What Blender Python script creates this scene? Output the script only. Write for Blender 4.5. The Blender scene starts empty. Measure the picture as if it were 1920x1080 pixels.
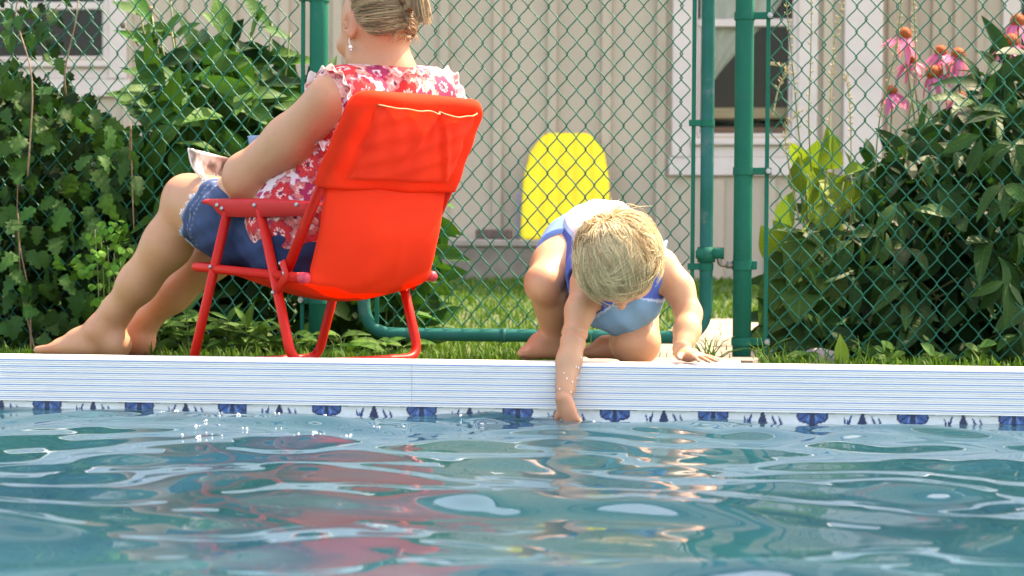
import bpy, math, random
import numpy as np
from mathutils import Vector, Matrix, Quaternion

rng = np.random.default_rng(7)
random.seed(7)
SC = bpy.context.scene
COL = SC.collection

# ------------------------------------------------------------------ camera, sky, sun, exposure
F_PX = 3325.0                      # focal length in pixels of a 1920 px wide frame
CAM = np.array([0.343, -3.5, 0.237])
YAW, PITCH, ROLL = math.radians(5.6), math.radians(1.465), math.radians(0.37)
_f = np.array([-math.sin(YAW) * math.cos(PITCH), math.cos(YAW) * math.cos(PITCH), -math.sin(PITCH)])
_r = np.array([math.cos(YAW), math.sin(YAW), 0.0])
_u = np.cross(_r, _f)
CR = _r * math.cos(ROLL) + _u * math.sin(ROLL)
CU = _u * math.cos(ROLL) - _r * math.sin(ROLL)
CF = _f
cam_d = bpy.data.cameras.new("camera")
cam = bpy.data.objects.new("camera", cam_d)
COL.objects.link(cam)
M = Matrix(((CR[0], CU[0], -CF[0], CAM[0]), (CR[1], CU[1], -CF[1], CAM[1]), (CR[2], CU[2], -CF[2], CAM[2]), (0, 0, 0, 1)))
cam.matrix_world = M
cam_d.sensor_width = 36.0
cam_d.lens = F_PX * 36.0 / 1920.0
cam_d.clip_start = 0.05
cam_d.clip_end = 2000.0
cam_d.dof.use_dof = True
cam_d.dof.focus_distance = 3.75
cam_d.dof.aperture_fstop = 6.0
SC.camera = cam

SUN_DIR = np.array([0.44, 0.30, 0.85]); SUN_DIR /= np.linalg.norm(SUN_DIR)
world = bpy.data.worlds.new("World")
SC.world = world
world.use_nodes = True
wn = world.node_tree
wn.nodes.clear()
w_out = wn.nodes.new("ShaderNodeOutputWorld")
w_bg = wn.nodes.new("ShaderNodeBackground")
w_sky = wn.nodes.new("ShaderNodeTexSky")
w_sky.sky_type = 'NISHITA'
w_sky.sun_disc = False
w_sky.sun_elevation = math.asin(SUN_DIR[2])
w_sky.sun_rotation = math.atan2(SUN_DIR[0], SUN_DIR[1])
w_sky.air_density = 1.0
w_sky.dust_density = 2.5
w_sky.ozone_density = 1.0
w_bg.inputs[1].default_value = 0.15
wn.links.new(w_sky.outputs[0], w_bg.inputs[0])
wn.links.new(w_bg.outputs[0], w_out.inputs[0])

sun_d = bpy.data.lights.new("sun", 'SUN')
sun_d.energy = 2.6
sun_d.angle = math.radians(0.6)
sun_d.color = (1.0, 0.95, 0.87)
sun = bpy.data.objects.new("sun", sun_d)
COL.objects.link(sun)
sun.rotation_mode = 'QUATERNION'
sun.rotation_quaternion = Vector(-SUN_DIR).to_track_quat('-Z', 'Y')
sun.location = (3, 3, 8)

SC.view_settings.view_transform = 'Standard'
SC.view_settings.look = 'None'
SC.view_settings.gamma = 1.0
SC.view_settings.use_curve_mapping = False
SC.view_settings.exposure = 2.52
SC.view_settings.use_white_balance = True
SC.view_settings.white_balance_temperature = 9000
SC.view_settings.white_balance_tint = 17
SC.cycles.max_bounces = 10
SC.cycles.transparent_max_bounces = 16
SC.cycles.caustics_reflective = False
SC.cycles.caustics_refractive = True
SC.cycles.sample_clamp_indirect = 6.0

# ------------------------------------------------------------------ small maths
def A(*p): return np.array(p, float)
def unit(v):
    v = np.asarray(v, float); return v / (np.linalg.norm(v) + 1e-12)
def ray(u, v):
    return CF * F_PX + CR * (u - 960.0) - CU * (v - 540.0)
def W(u, v, y):
    """the point that lies at depth plane y of the garden on the sight line (u, v)"""
    d = ray(u, v); return CAM + d * ((y - CAM[1]) / d[1])
def WP(u, v, p, n):
    d = ray(u, v); n = np.asarray(n, float)
    return CAM + d * (np.dot(np.asarray(p) - CAM, n) / np.dot(d, n))

# ------------------------------------------------------------------ objects
LOC = {}
def tag(o, label=None, cat=None, group=None, kind=None):
    if label: o["label"] = label
    if cat: o["category"] = cat
    if group: o["group"] = group
    if kind: o["kind"] = kind
    return o
def thing(name, label, cat, loc=(0, 0, 0), group=None):
    o = bpy.data.objects.new(name, None)
    o.empty_display_size = 0.05
    COL.objects.link(o)
    o.location = tuple(float(c) for c in loc)
    LOC[o] = np.array(loc, float)
    return tag(o, label, cat, group)
def mesh(name, verts, faces, mats=(), smooth=False, fmat=None, col=None):
    me = bpy.data.meshes.new(name)
    verts = np.asarray(verts, np.float32)
    if isinstance(faces, np.ndarray):
        n, k = faces.shape
        me.vertices.add(len(verts)); me.vertices.foreach_set("co", verts.ravel())
        me.loops.add(n * k); me.loops.foreach_set("vertex_index", faces.astype(np.int32).ravel())
        me.polygons.add(n)
        me.polygons.foreach_set("loop_start", np.arange(0, n * k, k, dtype=np.int32))
        me.polygons.foreach_set("loop_total", np.full(n, k, np.int32))
        me.update(calc_edges=True); me.validate()
    else:
        me.from_pydata([tuple(map(float, v)) for v in verts], [], [tuple(map(int, f)) for f in faces])
    for m in (mats if isinstance(mats, (list, tuple)) else [mats]): me.materials.append(m)
    if fmat is not None and len(me.polygons) == len(fmat):
        me.polygons.foreach_set("material_index", np.asarray(fmat, np.int32))
    if smooth: me.polygons.foreach_set("use_smooth", np.ones(len(me.polygons), bool))
    if col is not None:
        at = me.color_attributes.new("Col", 'FLOAT_COLOR', 'POINT')
        c = np.ones((len(verts), 4), np.float32); c[:, :3] = col
        at.data.foreach_set("color", c.ravel())
    me.update()
    return me
def link(name, me, parent=None, loc=None):
    o = bpy.data.objects.new(name, me)
    COL.objects.link(o)
    if parent is not None: o.parent = parent
    if loc is not None: o.location = tuple(float(c) for c in loc)
    return o
def root_of(o):
    while o.parent is not None: o = o.parent
    return o
def part(name, verts, faces, mats, parent=None, smooth=False, fmat=None, col=None):
    """one mesh object; verts in garden coordinates"""
    verts = np.asarray(verts, float)
    base = LOC.get(root_of(parent), np.zeros(3)) if parent is not None else np.zeros(3)
    return link(name, mesh(name, verts - base, faces, mats, smooth, fmat, col), parent)
def place(name, me, parent, pos, rot=None, scale=1.0):
    o = bpy.data.objects.new(name, me)
    COL.objects.link(o)
    base = LOC.get(root_of(parent), np.zeros(3)) if parent is not None else np.zeros(3)
    if parent is not None: o.parent = parent
    o.location = tuple(float(c) for c in (np.asarray(pos) - base))
    if rot is not None:
        o.rotation_mode = 'QUATERNION'; o.rotation_quaternion = rot
    o.scale = (scale,) * 3 if np.isscalar(scale) else tuple(scale)
    return o

class MB:
    """collects shapes into one mesh"""
    def __init__(s): s.v, s.f, s.m, s.c, s.n = [], [], [], [], 0
    def add(s, v, f, mi=0, c=None):
        v = np.asarray(v, float)
        s.v.append(v); s.f += [tuple(int(i) + s.n for i in q) for q in f]
        s.m += [mi] * len(f); s.n += len(v)
        if c is not None: s.c.append(np.tile(np.asarray(c, float), (len(v), 1)) if np.ndim(c) == 1 else np.asarray(c))
        return s
    def box(s, lo, hi, mi=0, bev=0.0):
        s.add(*box(lo, hi, bev), mi); return s
    def tube(s, pts, r, n=8, mi=0, **k):
        s.add(*tube(pts, r, n, **k), mi); return s
    def build(s, name, mats, parent=None, smooth=False):
        return part(name, np.concatenate(s.v), s.f, mats, parent, smooth, s.m, np.concatenate(s.c) if s.c else None)

def box(lo, hi, b=0.0):
    lo, hi = np.minimum(lo, hi).astype(float), np.maximum(lo, hi).astype(float)
    b = min(b, 0.45 * float((hi - lo).min()))
    if b <= 0:
        v = [(x, y, z) for z in (lo[2], hi[2]) for y in (lo[1], hi[1]) for x in (lo[0], hi[0])]
        f = [(0, 2, 3, 1), (4, 5, 7, 6), (0, 1, 5, 4), (2, 6, 7, 3), (0, 4, 6, 2), (1, 3, 7, 5)]
        return v, f
    v, idx = [], {}
    for k, c in enumerate([(x, y, z) for z in (0, 1) for y in (0, 1) for x in (0, 1)]):
        corner = np.array([(lo, hi)[c[a]][a] for a in range(3)])
        s = np.array([1 if c[a] == 0 else -1 for a in range(3)])
        for a in range(3):
            p = corner + s * b; p[a] = corner[a]
            idx[(c, a)] = len(v); v.append(p)
    f = []
    C = lambda *c: tuple(c)
    for a in range(3):
        o1, o2 = [(1, 2), (2, 0), (0, 1)][a]
        for side in (0, 1):
            q = []
            for (p1, p2) in ((0, 0), (1, 0), (1, 1), (0, 1)):
                c = [0, 0, 0]; c[a] = side; c[o1] = p1; c[o2] = p2
                q.append(idx[(tuple(c), a)])
            f.append(tuple(q) if side else tuple(q[::-1]))
    for a in range(3):          # edge chamfers along axis a
        o1, o2 = [(1, 2), (2, 0), (0, 1)][a]
        for p1 in (0, 1):
            for p2 in (0, 1):
                c0 = [0, 0, 0]; c0[o1] = p1; c0[o2] = p2; c1 = list(c0); c1[a] = 1
                c0, c1 = tuple(c0), tuple(c1)
                q = [idx[(c0, o1)], idx[(c1, o1)], idx[(c1, o2)], idx[(c0, o2)]]
                f.append(tuple(q) if (p1 ^ p2) else tuple(q[::-1]))
    for c in [(x, y, z) for z in (0, 1) for y in (0, 1) for x in (0, 1)]:
        q = [idx[(c, 0)], idx[(c, 1)], idx[(c, 2)]]
        f.append(tuple(q[::-1]) if (sum(c) % 2) == 0 else tuple(q))
    return v, f

def smooth_path(pts, n=6):
    """Catmull-Rom through pts"""
    P = [np.asarray(p, float) for p in pts]
    P = [2 * P[0] - P[1]] + P + [2 * P[-1] - P[-2]]
    out = []
    for i in range(1, len(P) - 2):
        for t in np.linspace(0, 1, n, endpoint=False):
            a, b, c, d = P[i - 1], P[i], P[i + 1], P[i + 2]
            out.append(0.5 * (2 * b + (c - a) * t + (2 * a - 5 * b + 4 * c - d) * t * t + (3 * b - a - 3 * c + d) * t ** 3))
    out.append(P[-2])
    return np.array(out)
def round_path(pts, rad, n=6):
    """polyline with its corners rounded to radius rad"""
    P = [np.asarray(p, float) for p in pts]; out = [P[0]]
    for i in range(1, len(P) - 1):
        a, b = unit(P[i - 1] - P[i]), unit(P[i + 1] - P[i])
        ang = math.acos(np.clip(np.dot(a, b), -1, 1))
        d = min(rad / math.tan(ang / 2), 0.49 * np.linalg.norm(P[i - 1] - P[i]), 0.49 * np.linalg.norm(P[i + 1] - P[i]))
        p0, p1 = P[i] + a * d, P[i] + b * d
        for t in np.linspace(0, 1, n):
            out.append((1 - t) ** 2 * p0 + 2 * t * (1 - t) * P[i] + t * t * p1)
    out.append(P[-1])
    return np.array(out)
def tube(pts, r, n=8, caps=True, flat=1.0, ref=None):
    P = np.asarray(pts, float); m = len(P)
    R = np.full(m, r, float) if np.isscalar(r) else np.interp(np.linspace(0, 1, m), np.linspace(0, 1, len(r)), r)
    T = np.gradient(P, axis=0); T /= np.linalg.norm(T, axis=1)[:, None] + 1e-12
    ref = A(*ref) if ref is not None else (A(0, 0, 1) if abs(T[0][2]) < 0.9 else A(0, 1, 0))
    u = unit(np.cross(T[0], ref)); V, Fc = [], []
    for i in range(m):
        u = unit(u - T[i] * np.dot(u, T[i])); w = np.cross(T[i], u)
        for k in range(n):
            a = 2 * math.pi * k / n
            V.append(P[i] + R[i] * (math.cos(a) * u + flat * math.sin(a) * w))
    for i in range(m - 1):
        for k in range(n):
            k2 = (k + 1) % n
            Fc.append((i * n + k, i * n + k2, (i + 1) * n + k2, (i + 1) * n + k))
    if caps:
        Fc.append(tuple(range(n - 1, -1, -1))); Fc.append(tuple((m - 1) * n + k for k in range(n)))
    return np.array(V), Fc
def ball(c, r, nu=10, nv=7):
    r = A(r, r, r) if np.isscalar(r) else np.asarray(r, float); c = np.asarray(c, float)
    V = [c + r * A(0, 0, -1)]; Fc = []
    for j in range(1, nv):
        p = -math.pi / 2 + math.pi * j / nv
        for i in range(nu):
            a = 2 * math.pi * i / nu
            V.append(c + r * A(math.cos(p) * math.cos(a), math.cos(p) * math.sin(a), math.sin(p)))
    V.append(c + r * A(0, 0, 1)); t = len(V) - 1
    for i in range(nu):
        i2 = (i + 1) % nu
        Fc.append((0, 1 + i2, 1 + i)); b = 1 + (nv - 2) * nu
        Fc.append((t, b + i, b + i2))
        for j in range(nv - 2):
            q = 1 + j * nu
            Fc.append((q + i, q + i2, q + nu + i2, q + nu + i))
    return np.array(V), Fc
def grid_faces(nu, nv):
    i, j = np.meshgrid(np.arange(nu - 1), np.arange(nv - 1), indexing='ij')
    a = (i * nv + j).ravel()
    return np.stack([a, a + nv, a + nv + 1, a + 1], 1)

# ------------------------------------------------------------------ procedural materials
def new_mat(name):
    m = bpy.data.materials.new(name); m.use_nodes = True
    nt = m.node_tree; nt.nodes.clear()
    out = nt.nodes.new("ShaderNodeOutputMaterial")
    return m, nt, out
def N(nt, t, **k):
    n = nt.nodes.new(t)
    for a, b in k.items():
        if a.startswith("i_"):
            n.inputs[int(a[2:]) if a[2:].isdigit() else a[2:]].default_value = b
        else: setattr(n, a, b)
    return n
def mth(nt, op, a, b=None, clamp=False):
    n = nt.nodes.new("ShaderNodeMath"); n.operation = op; n.use_clamp = clamp
    for i, x in enumerate((a, b)):
        if x is None: continue
        if isinstance(x, (int, float)): n.inputs[i].default_value = x
        else: nt.links.new(x, n.inputs[i])
    return n.outputs[0]
def mixc(nt, fac, a, b, mode='MIX'):
    n = nt.nodes.new("ShaderNodeMix"); n.data_type = 'RGBA'; n.blend_type = mode; n.clamp_factor = True
    for s, x in ((n.inputs[0], fac), (n.inputs[6], a), (n.inputs[7], b)):
        if isinstance(x, (int, float)): s.default_value = x
        elif isinstance(x, (tuple, list)): s.default_value = (*x[:3], 1)
        else: nt.links.new(x, s)
    return n.outputs[2]
def noise(nt, scale, detail=4, rough=0.6, vec=None, dist=0.0):
    n = N(nt, "ShaderNodeTexNoise"); n.inputs["Scale"].default_value = scale
    n.inputs["Detail"].default_value = detail; n.inputs["Roughness"].default_value = rough
    n.inputs["Distortion"].default_value = dist
    if vec is not None: nt.links.new(vec, n.inputs["Vector"])
    return n.outputs["Fac"]
def ramp(nt, x, lo, hi):
    n = N(nt, "ShaderNodeMapRange"); n.inputs[1].default_value = lo; n.inputs[2].default_value = hi
    nt.links.new(x, n.inputs[0]); return n.outputs[0]
def geo_pos(nt): return N(nt, "ShaderNodeNewGeometry").outputs["Position"]
def scaled(nt, vec, s):
    n = N(nt, "ShaderNodeMapping"); n.inputs["Scale"].default_value = s
    nt.links.new(vec, n.inputs["Vector"]); return n.outputs[0]
def pbr(name, col, rough=0.5, col2=None, vscale=6.0, vlo=0.35, vhi=0.65, bump=0.0, bscale=120.0, bstretch=None,
        attr=False, orand=0.0, hrand=0.0, irand=None, spec=0.5, metal=0.0, transl=0.0, sss=0.0, sss_r=(1, .35, .2),
        coat=0.0, rvar=0.0, stretch=None, dirt=None, dirt_scale=3.0, sheen=0.0):
    m, nt, out = new_mat(name)
    b = N(nt, "ShaderNodeBsdfPrincipled")
    pos = geo_pos(nt)
    vec = scaled(nt, pos, stretch) if stretch else pos
    c = None
    if attr:
        c = N(nt, "ShaderNodeVertexColor", layer_name="Col").outputs[0]
    else:
        rgb = N(nt, "ShaderNodeRGB"); rgb.outputs[0].default_value = (*col, 1); c = rgb.outputs[0]
    if col2 is not None:
        f = ramp(nt, noise(nt, vscale, 5, 0.62, vec), vlo, vhi)
        c = mixc(nt, f, c, col2)
    if irand is not None:
        g = N(nt, "ShaderNodeNewGeometry").outputs["Random Per Island"]
        c = mixc(nt, g, c, irand)
    if dirt is not None:
        f = ramp(nt, noise(nt, dirt_scale, 8, 0.7, vec), 0.55, 0.75)
        c = mixc(nt, mth(nt, 'MULTIPLY', f, dirt[3]), c, dirt[:3])
    if orand or hrand:
        oi = N(nt, "ShaderNodeObjectInfo").outputs["Random"]
        hsv = N(nt, "ShaderNodeHueSaturation")
        v = mth(nt, 'MULTIPLY_ADD', oi, 2 * orand); nt.nodes[-1].inputs[2].default_value = 1 - orand
        nt.links.new(v, hsv.inputs["Value"])
        oi2 = mth(nt, 'FRACT', mth(nt, 'MULTIPLY', oi, 7.31))
        hh = mth(nt, 'MULTIPLY_ADD', oi2, 2 * hrand); nt.nodes[-1].inputs[2].default_value = 0.5 - hrand
        nt.links.new(hh, hsv.inputs["Hue"])
        nt.links.new(c, hsv.inputs["Color"]); c = hsv.outputs[0]
    nt.links.new(c, b.inputs["Base Color"])
    b.inputs["Roughness"].default_value = rough
    if rvar:
        rr = mth(nt, 'MULTIPLY_ADD', noise(nt, 25, 4, 0.6, pos), rvar); nt.nodes[-1].inputs[2].default_value = rough - rvar * 0.5
        nt.links.new(rr, b.inputs["Roughness"])
    b.inputs["Specular IOR Level"].default_value = spec
    b.inputs["Metallic"].default_value = metal
    b.inputs["Coat Weight"].default_value = coat
    b.inputs["Sheen Weight"].default_value = sheen
    if sss:
        b.inputs["Subsurface Weight"].default_value = sss
        b.inputs["Subsurface Radius"].default_value = sss_r
        b.inputs["Subsurface Scale"].default_value = 0.008
    if bump:
        bm = N(nt, "ShaderNodeBump"); bm.inputs["Strength"].default_value = bump; bm.inputs["Distance"].default_value = 0.004
        nt.links.new(noise(nt, bscale, 5, 0.6, scaled(nt, pos, bstretch) if bstretch else vec), bm.inputs["Height"])
        nt.links.new(bm.outputs[0], b.inputs["Normal"])
    sh = b.outputs[0]
    if transl:
        t = N(nt, "ShaderNodeBsdfTranslucent"); mx = N(nt, "ShaderNodeMixShader"); mx.inputs[0].default_value = transl
        tc = mixc(nt, 1.0, c, (1.25, 1.3, 0.75), 'MULTIPLY') if transl < 0.5 and not attr else c
        nt.links.new(tc, t.inputs[0])
        nt.links.new(sh, mx.inputs[1]); nt.links.new(t.outputs[0], mx.inputs[2]); sh = mx.outputs[0]
    nt.links.new(sh, out.inputs[0])
    return m

# ------------------------------------------------------------------ the garden: ground, pool, house
def smst(a, b, x):
    t = np.clip((np.asarray(x, float) - a) / (b - a), 0, 1); return t * t * (3 - 2 * t)
def gz(x, y):
    """height of the ground"""
    y = np.asarray(y, float)
    z = -0.030 - 0.004 * smst(0.07, 0.5, y) - 0.046 * smst(0.5, 1.2, y) + 0.11 * smst(1.6, 6.0, y)
    return z + 0.003 * np.sin(7.1 * np.asarray(x) + 3 * y) * smst(0.8, 1.5, y)

m_soil = pbr("lawn_soil", (0.045, 0.080, 0.020), 0.95, (0.07, 0.075, 0.035), 9, 0.4, 0.65, bump=0.6, bscale=60)
m_conc = pbr("concrete", (0.27, 0.225, 0.18), 0.9, (0.18, 0.15, 0.12), 14, 0.35, 0.7, bump=0.35, bscale=140, dirt=(0.2, 0.17, 0.12, 0.6), dirt_scale=5)
m_cop = pbr("coping_white", (0.80, 0.81, 0.80), 0.38, (0.70, 0.72, 0.72), 3.0, 0.4, 0.8, stretch=(1, 1, 6), dirt=(0.46, 0.47, 0.44, 0.35), dirt_scale=11, rvar=0.15)
m_blue = pbr("coping_blue_line", (0.14, 0.28, 0.60), 0.45, (0.20, 0.35, 0.64), 30)
m_groove = pbr("coping_groove_shade", (0.42, 0.46, 0.50), 0.6, (0.52, 0.55, 0.57), 25, stretch=(.4, 1, 3))  # grey groove faces: the shade between the ribs is put into the colour
m_liner = pbr("pool_liner", (0.13, 0.36, 0.45), 0.5, (0.20, 0.43, 0.53), 4, 0.35, 0.65)
m_print = pbr("liner_print", (1, 1, 1), 0.4, attr=True)

PX0, PX1, PY0 = -4.0, 4.0, -7.0
# lawn: one sheet with the pool cut out of it
def lawn():
    xs = np.concatenate([[-60, -20, -8], np.linspace(-4.07, 4.07, 70), [8, 20, 60]])
    ys = np.concatenate([[-60, -25, -12, -7.07], [-3.5], np.linspace(0.066, 7.5, 90), [10, 16, 30, 80]])
    X, Y = np.meshgrid(xs, ys, indexing='ij')
    Z = gz(X, Y)
    V = np.stack([X, Y, Z], -1).reshape(-1, 3)
    Fq = grid_faces(len(xs), len(ys))
    c = V[Fq].mean(1)
    keep = ~((c[:, 0] > -4.07) & (c[:, 0] < 4.07) & (c[:, 1] > -7.07) & (c[:, 1] < 0.06))
    tag(part("lawn", V, Fq[keep], m_soil, None, True), "short sunlit lawn behind the pool", None, None, "structure")
lawn()

# concrete slabs of the path through the gate
def slab(lab, pts, t=0.03):
    top = [A(p[0], p[1], float(gz(p[0], p[1])) + 0.006) for p in pts]
    ctr = np.mean(top, 0); n = len(top)
    ins = [p + (ctr - p) * 0.02 + A(0, 0, 0.004) for p in top]
    low = [p - A(0, 0, t) for p in top]
    f = [tuple(range(2 * n, 3 * n))] + [(i, (i + 1) % n, n + (i + 1) % n, n + i) for i in range(n)]
    f = [(a, b, c, d) for (a, b, c, d) in [(n * 0 + i, (i + 1) % n, n + (i + 1) % n, n + i) for i in range(n)]]
    V = low + top + ins
    f = [(i, (i + 1) % n, n + (i + 1) % n, n + i) for i in range(n)] + [(n + i, n + (i + 1) % n, 2 * n + (i + 1) % n, 2 * n + i) for i in range(n)] + [tuple(2 * n + i for i in range(n))]
    return tag(part("path", V, f, m_conc), lab, None, None, "structure")
slab("pale concrete slab between the pool edge and the gate", [(0.08, 0.085), (0.45, 0.085), (0.47, 0.60), (0.30, 0.64), (0.10, 0.60)])
slab("second pale concrete slab under the gate", [(0.12, 0.66), (0.50, 0.66), (0.55, 1.34), (0.17, 1.30)])
slab("worn concrete slab behind the gate post", [(0.16, 1.38), (0.58, 1.38), (0.66, 2.10), (0.22, 2.05)])
slab("worn concrete slab leading to the house", [(0.24, 2.12), (0.68, 2.16), (0.8, 3.2), (0.34, 3.1)])

# pool shell
lin = MB()
V, f = box((PX0, PY0, -1.35), (PX1, 0.014, -1.3)); lin.add(V, f)
lin.build("pool_floor", m_liner)["kind"] = "structure"
pw = MB()
pw.box((PX0 - 0.05, 0.016, -1.3), (PX1 + 0.05, 0.06, -0.2))
pw.box((PX0 - 0.05, PY0 - 0.05, -1.3), (PX1 + 0.05, PY0, -0.09))
pw.box((PX0 - 0.05, PY0, -1.3), (PX0, 0.014, -0.09)); pw.box((PX1, PY0, -1.3), (PX1 + 0.05, 0.014, -0.09))
pw = tag(pw.build("pool_wall", m_liner), "blue pool wall below the water line", None, None, "structure")

def liner_border():
    xs = np.arange(-1.9, 1.9, 0.0020); zs = np.arange(-0.205, -0.0839, 0.0022)
    X, Z = np.meshgrid(xs, zs, indexing='ij')
    white = A(0.70, 0.73, 0.75)
    C = np.tile(white, (X.size, 1)).reshape(*X.shape, 3)
    C *= (1 + 0.05 * np.sin(X * 260 + 3 * np.sin(Z * 300)) * np.sin(Z * 410 + X * 77))[..., None]
    dark, mid, lite = A(0.006, 0.022, 0.085), A(0.022, 0.105, 0.34), A(0.12, 0.26, 0.52)
    P = 0.1935; x0 = W(433, 760, 0.0)[0]
    def put(mask, c): C[mask] = c
    dx = (X - x0 + P / 2) % P - P / 2
    top = -0.0885
    # full flowers: a fan of petals hanging below the coping
    rr = np.hypot(dx, (Z - top) * 1.15); an = np.arctan2(dx, -(Z - top) + 1e-6)
    R = 0.0355 * (0.86 + 0.14 * np.abs(np.cos(an * 3.4)))
    put((rr < R) & (Z < top + .01), mid)
    put((rr < R) & (rr > R - 0.0035), dark)
    put((rr < R * .96) & (np.abs(np.sin(an * 3.4 + 0.0)) < 0.22), dark)
    put((rr < R * .8) & (np.abs(np.sin(an * 3.4 + 1.57)) < 0.30) & (rr > 0.008), lite)
    put((np.abs(dx) < 0.0045) & (Z < top + .01) & (Z > top - .05), dark)
    put((np.abs(np.abs(dx) - 0.036) < 0.008) & (Z > top - 0.0065 + .2 * np.abs(np.abs(dx) - .036)), dark)
    # small leaf dabs half way between
    dy = (X - x0) % P - P / 2
    put((np.abs(dy) < 0.0028 + 0.35 * np.maximum(0, top - Z - 0.006) * (Z > top - .028)) & (Z > top - 0.03), dark)
    for cx, h0, h1, wd, lean in ((-0.036, .012, .026, .0032, .25), (-0.021, .007, .027, .004, -.3), (0.017, .009, .027, .0042, .45), (0.031, .012, .027, .0038, .35), (-.029, .016, .026, .0025, .1)):
        t = np.clip((top - Z - h0) / (h1 - h0), 0, 1)
        q = np.abs(dy - cx - lean * (top - Z - h0)) < wd * np.sqrt(np.clip(t, 0, 1)) * (1.0 - 0.35 * t)
        put(q & (top - Z > h0) & (top - Z < h1), mid)
        q = np.abs(dy - cx - lean * (top - Z - h0)) < .55 * wd * np.sqrt(np.clip(t, 0, 1))
        put(q & (top - Z > h0 + .002) & (top - Z < h1), dark)
    put(np.abs(top - Z - 0.075) < 0.004, mid)
    V = np.stack([X, np.full_like(X, 0.012), Z], -1).reshape(-1, 3)
    tag(part("liner_border", V, grid_faces(len(xs), len(zs)), m_print, pw, False, None, C.reshape(-1, 3)), "white liner border printed with blue flowers")
liner_border()

# coping: ribbed white profile, laid in sections
def coping_profile():
    pts, mi = [(0.0005, -0.092)], []
    z = -0.0915; k = 0
    while z < -0.0115:
        gw = 0.0026 if k % 3 == 1 else 0.0018
        rib = 0.0042 - gw
        pts += [(0.0, z), (0.0, z + rib)]; mi += [0, 0]
        g = 1 if k % 3 == 1 else 0
        pts += [(0.0026, z + rib + 0.0003), (0.0026, z + rib + gw - 0.0003)]; mi += [g, g]
        z += 0.0042; k += 1
    pts += [(0.0, z), (0.0, -0.006), (0.002, -0.0018), (0.006, 0.0), (0.055, 0.0), (0.064, -0.003), (0.066, -0.03), (0.064, -0.092)]
    return pts, k
prof, _k = coping_profile()
def coping_section(x0, x1, lab=None):
    n = len(prof); V, fm = [], []
    for x in (x0, x1):
        V += [A(x, p[0], p[1]) for p in prof]
    f = []
    for i in range(n):
        j = (i + 1) % n; f.append((i, n + i, n + j, j))
        a, b = prof[i], prof[j]
        deep = (a[0] > 0.001 and b[0] > 0.001 and a[0] < .0035 and b[0] < .0035)
        fm.append((1 if (b[1] - a[1]) > 0.0016 else 2) if deep else 0)
    f += [tuple(range(n)), tuple(range(2 * n - 1, n - 1, -1))]; fm += [0, 0]
    return V, f, fm
cop = thing("pool_coping", "white ribbed pool coping with thin blue lines along the water", "pool coping", (0, 0, 0))
xj = W(772, 720, 0.0)[0]
for a, b in ((PX0, xj - 1.22), (xj - 1.2194, xj - 0.0003), (xj + 0.0003, xj + 2.44), (xj + 2.4406, PX1)):
    V, f, fm = coping_section(a, b)
    part("coping_section", V, f, [m_cop, m_blue, m_groove], cop, False, fm)
for lo, hi in (((PX0 - 0.066, PY0, -0.09), (PX0, 0.06, 0.0)), ((PX1, PY0, -0.09), (PX1 + 0.066, 0.06, 0.0)), ((PX0 - .06, PY0 - 0.066, -0.09), (PX1 + .06, PY0, 0.0))):
    part("coping_section", *box(lo, hi, 0.004), m_cop, cop)

# water
WATER_Z = -0.112
def water_material():
    m, nt, out = new_mat("pool_water")
    fr = N(nt, "ShaderNodeFresnel"); fr.inputs[0].default_value = 1.40
    gl = N(nt, "ShaderNodeBsdfGlossy"); gl.inputs["Roughness"].default_value = 0.0
    gl.inputs["Color"].default_value = (0.97, 0.99, 1.0, 1)
    rf = N(nt, "ShaderNodeBsdfRefraction"); rf.inputs["IOR"].default_value = 1.333; rf.inputs["Roughness"].default_value = 0.0
    rf.inputs["Color"].default_value = (0.72, 0.92, 0.98, 1)
    df = N(nt, "ShaderNodeBsdfDiffuse"); 
    nt.links.new(mixc(nt, ramp(nt, noise(nt, 2.2, 2, .5, geo_pos(nt)), .35, .65), (0.009, 0.066, 0.078), (0.011, 0.061, 0.102)), df.inputs[0])
    body = N(nt, "ShaderNodeMixShader"); body.inputs[0].default_value = 0.52
    nt.links.new(rf.outputs[0], body.inputs[1]); nt.links.new(df.outputs[0], body.inputs[2])
    mx = N(nt, "ShaderNodeMixShader")
    nt.links.new(fr.outputs[0], mx.inputs[0]); nt.links.new(body.outputs[0], mx.inputs[1]); nt.links.new(gl.outputs[0], mx.inputs[2])
    nt.links.new(mx.outputs[0], out.inputs[0])
    return m
m_water = water_material()
def wave_height(X, Y):
    r = np.random.default_rng(21)
    Xw = X + 0.035 * np.sin(5.1 * Y + 1.3 * X) + 0.02 * np.sin(9.7 * X - 4.1 * Y + 1.0)
    Yw = Y + 0.045 * np.sin(4.3 * X + 2.0 * Y + 0.7) + 0.025 * np.sin(8.3 * X + 6.1 * Y)
    Z = np.zeros_like(X)
    for l in np.geomspace(0.075, 1.3, 46):
        th = r.normal(math.pi / 2, 0.55) if r.random() < 0.8 else r.uniform(0, math.pi)
        w = math.exp(-0.5 * ((math.log(l) - math.log(0.27)) / 0.75) ** 2)
        slope = 0.0215 * w
        k = 2 * math.pi / l; ph = r.uniform(0, 2 * math.pi)
        a = slope / k * math.sqrt(2)
        s = np.sin(k * (Xw * math.cos(th) + Yw * math.sin(th)) + ph)
        env = np.clip(0.75 + 0.75 * np.sin(0.23 * k * (X * math.sin(th) - Y * math.cos(th)) + 0.17 * k * Y + ph * 2), 0, 2)
        Z += a * (s + 0.22 * s * s) * env
    return Z
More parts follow.
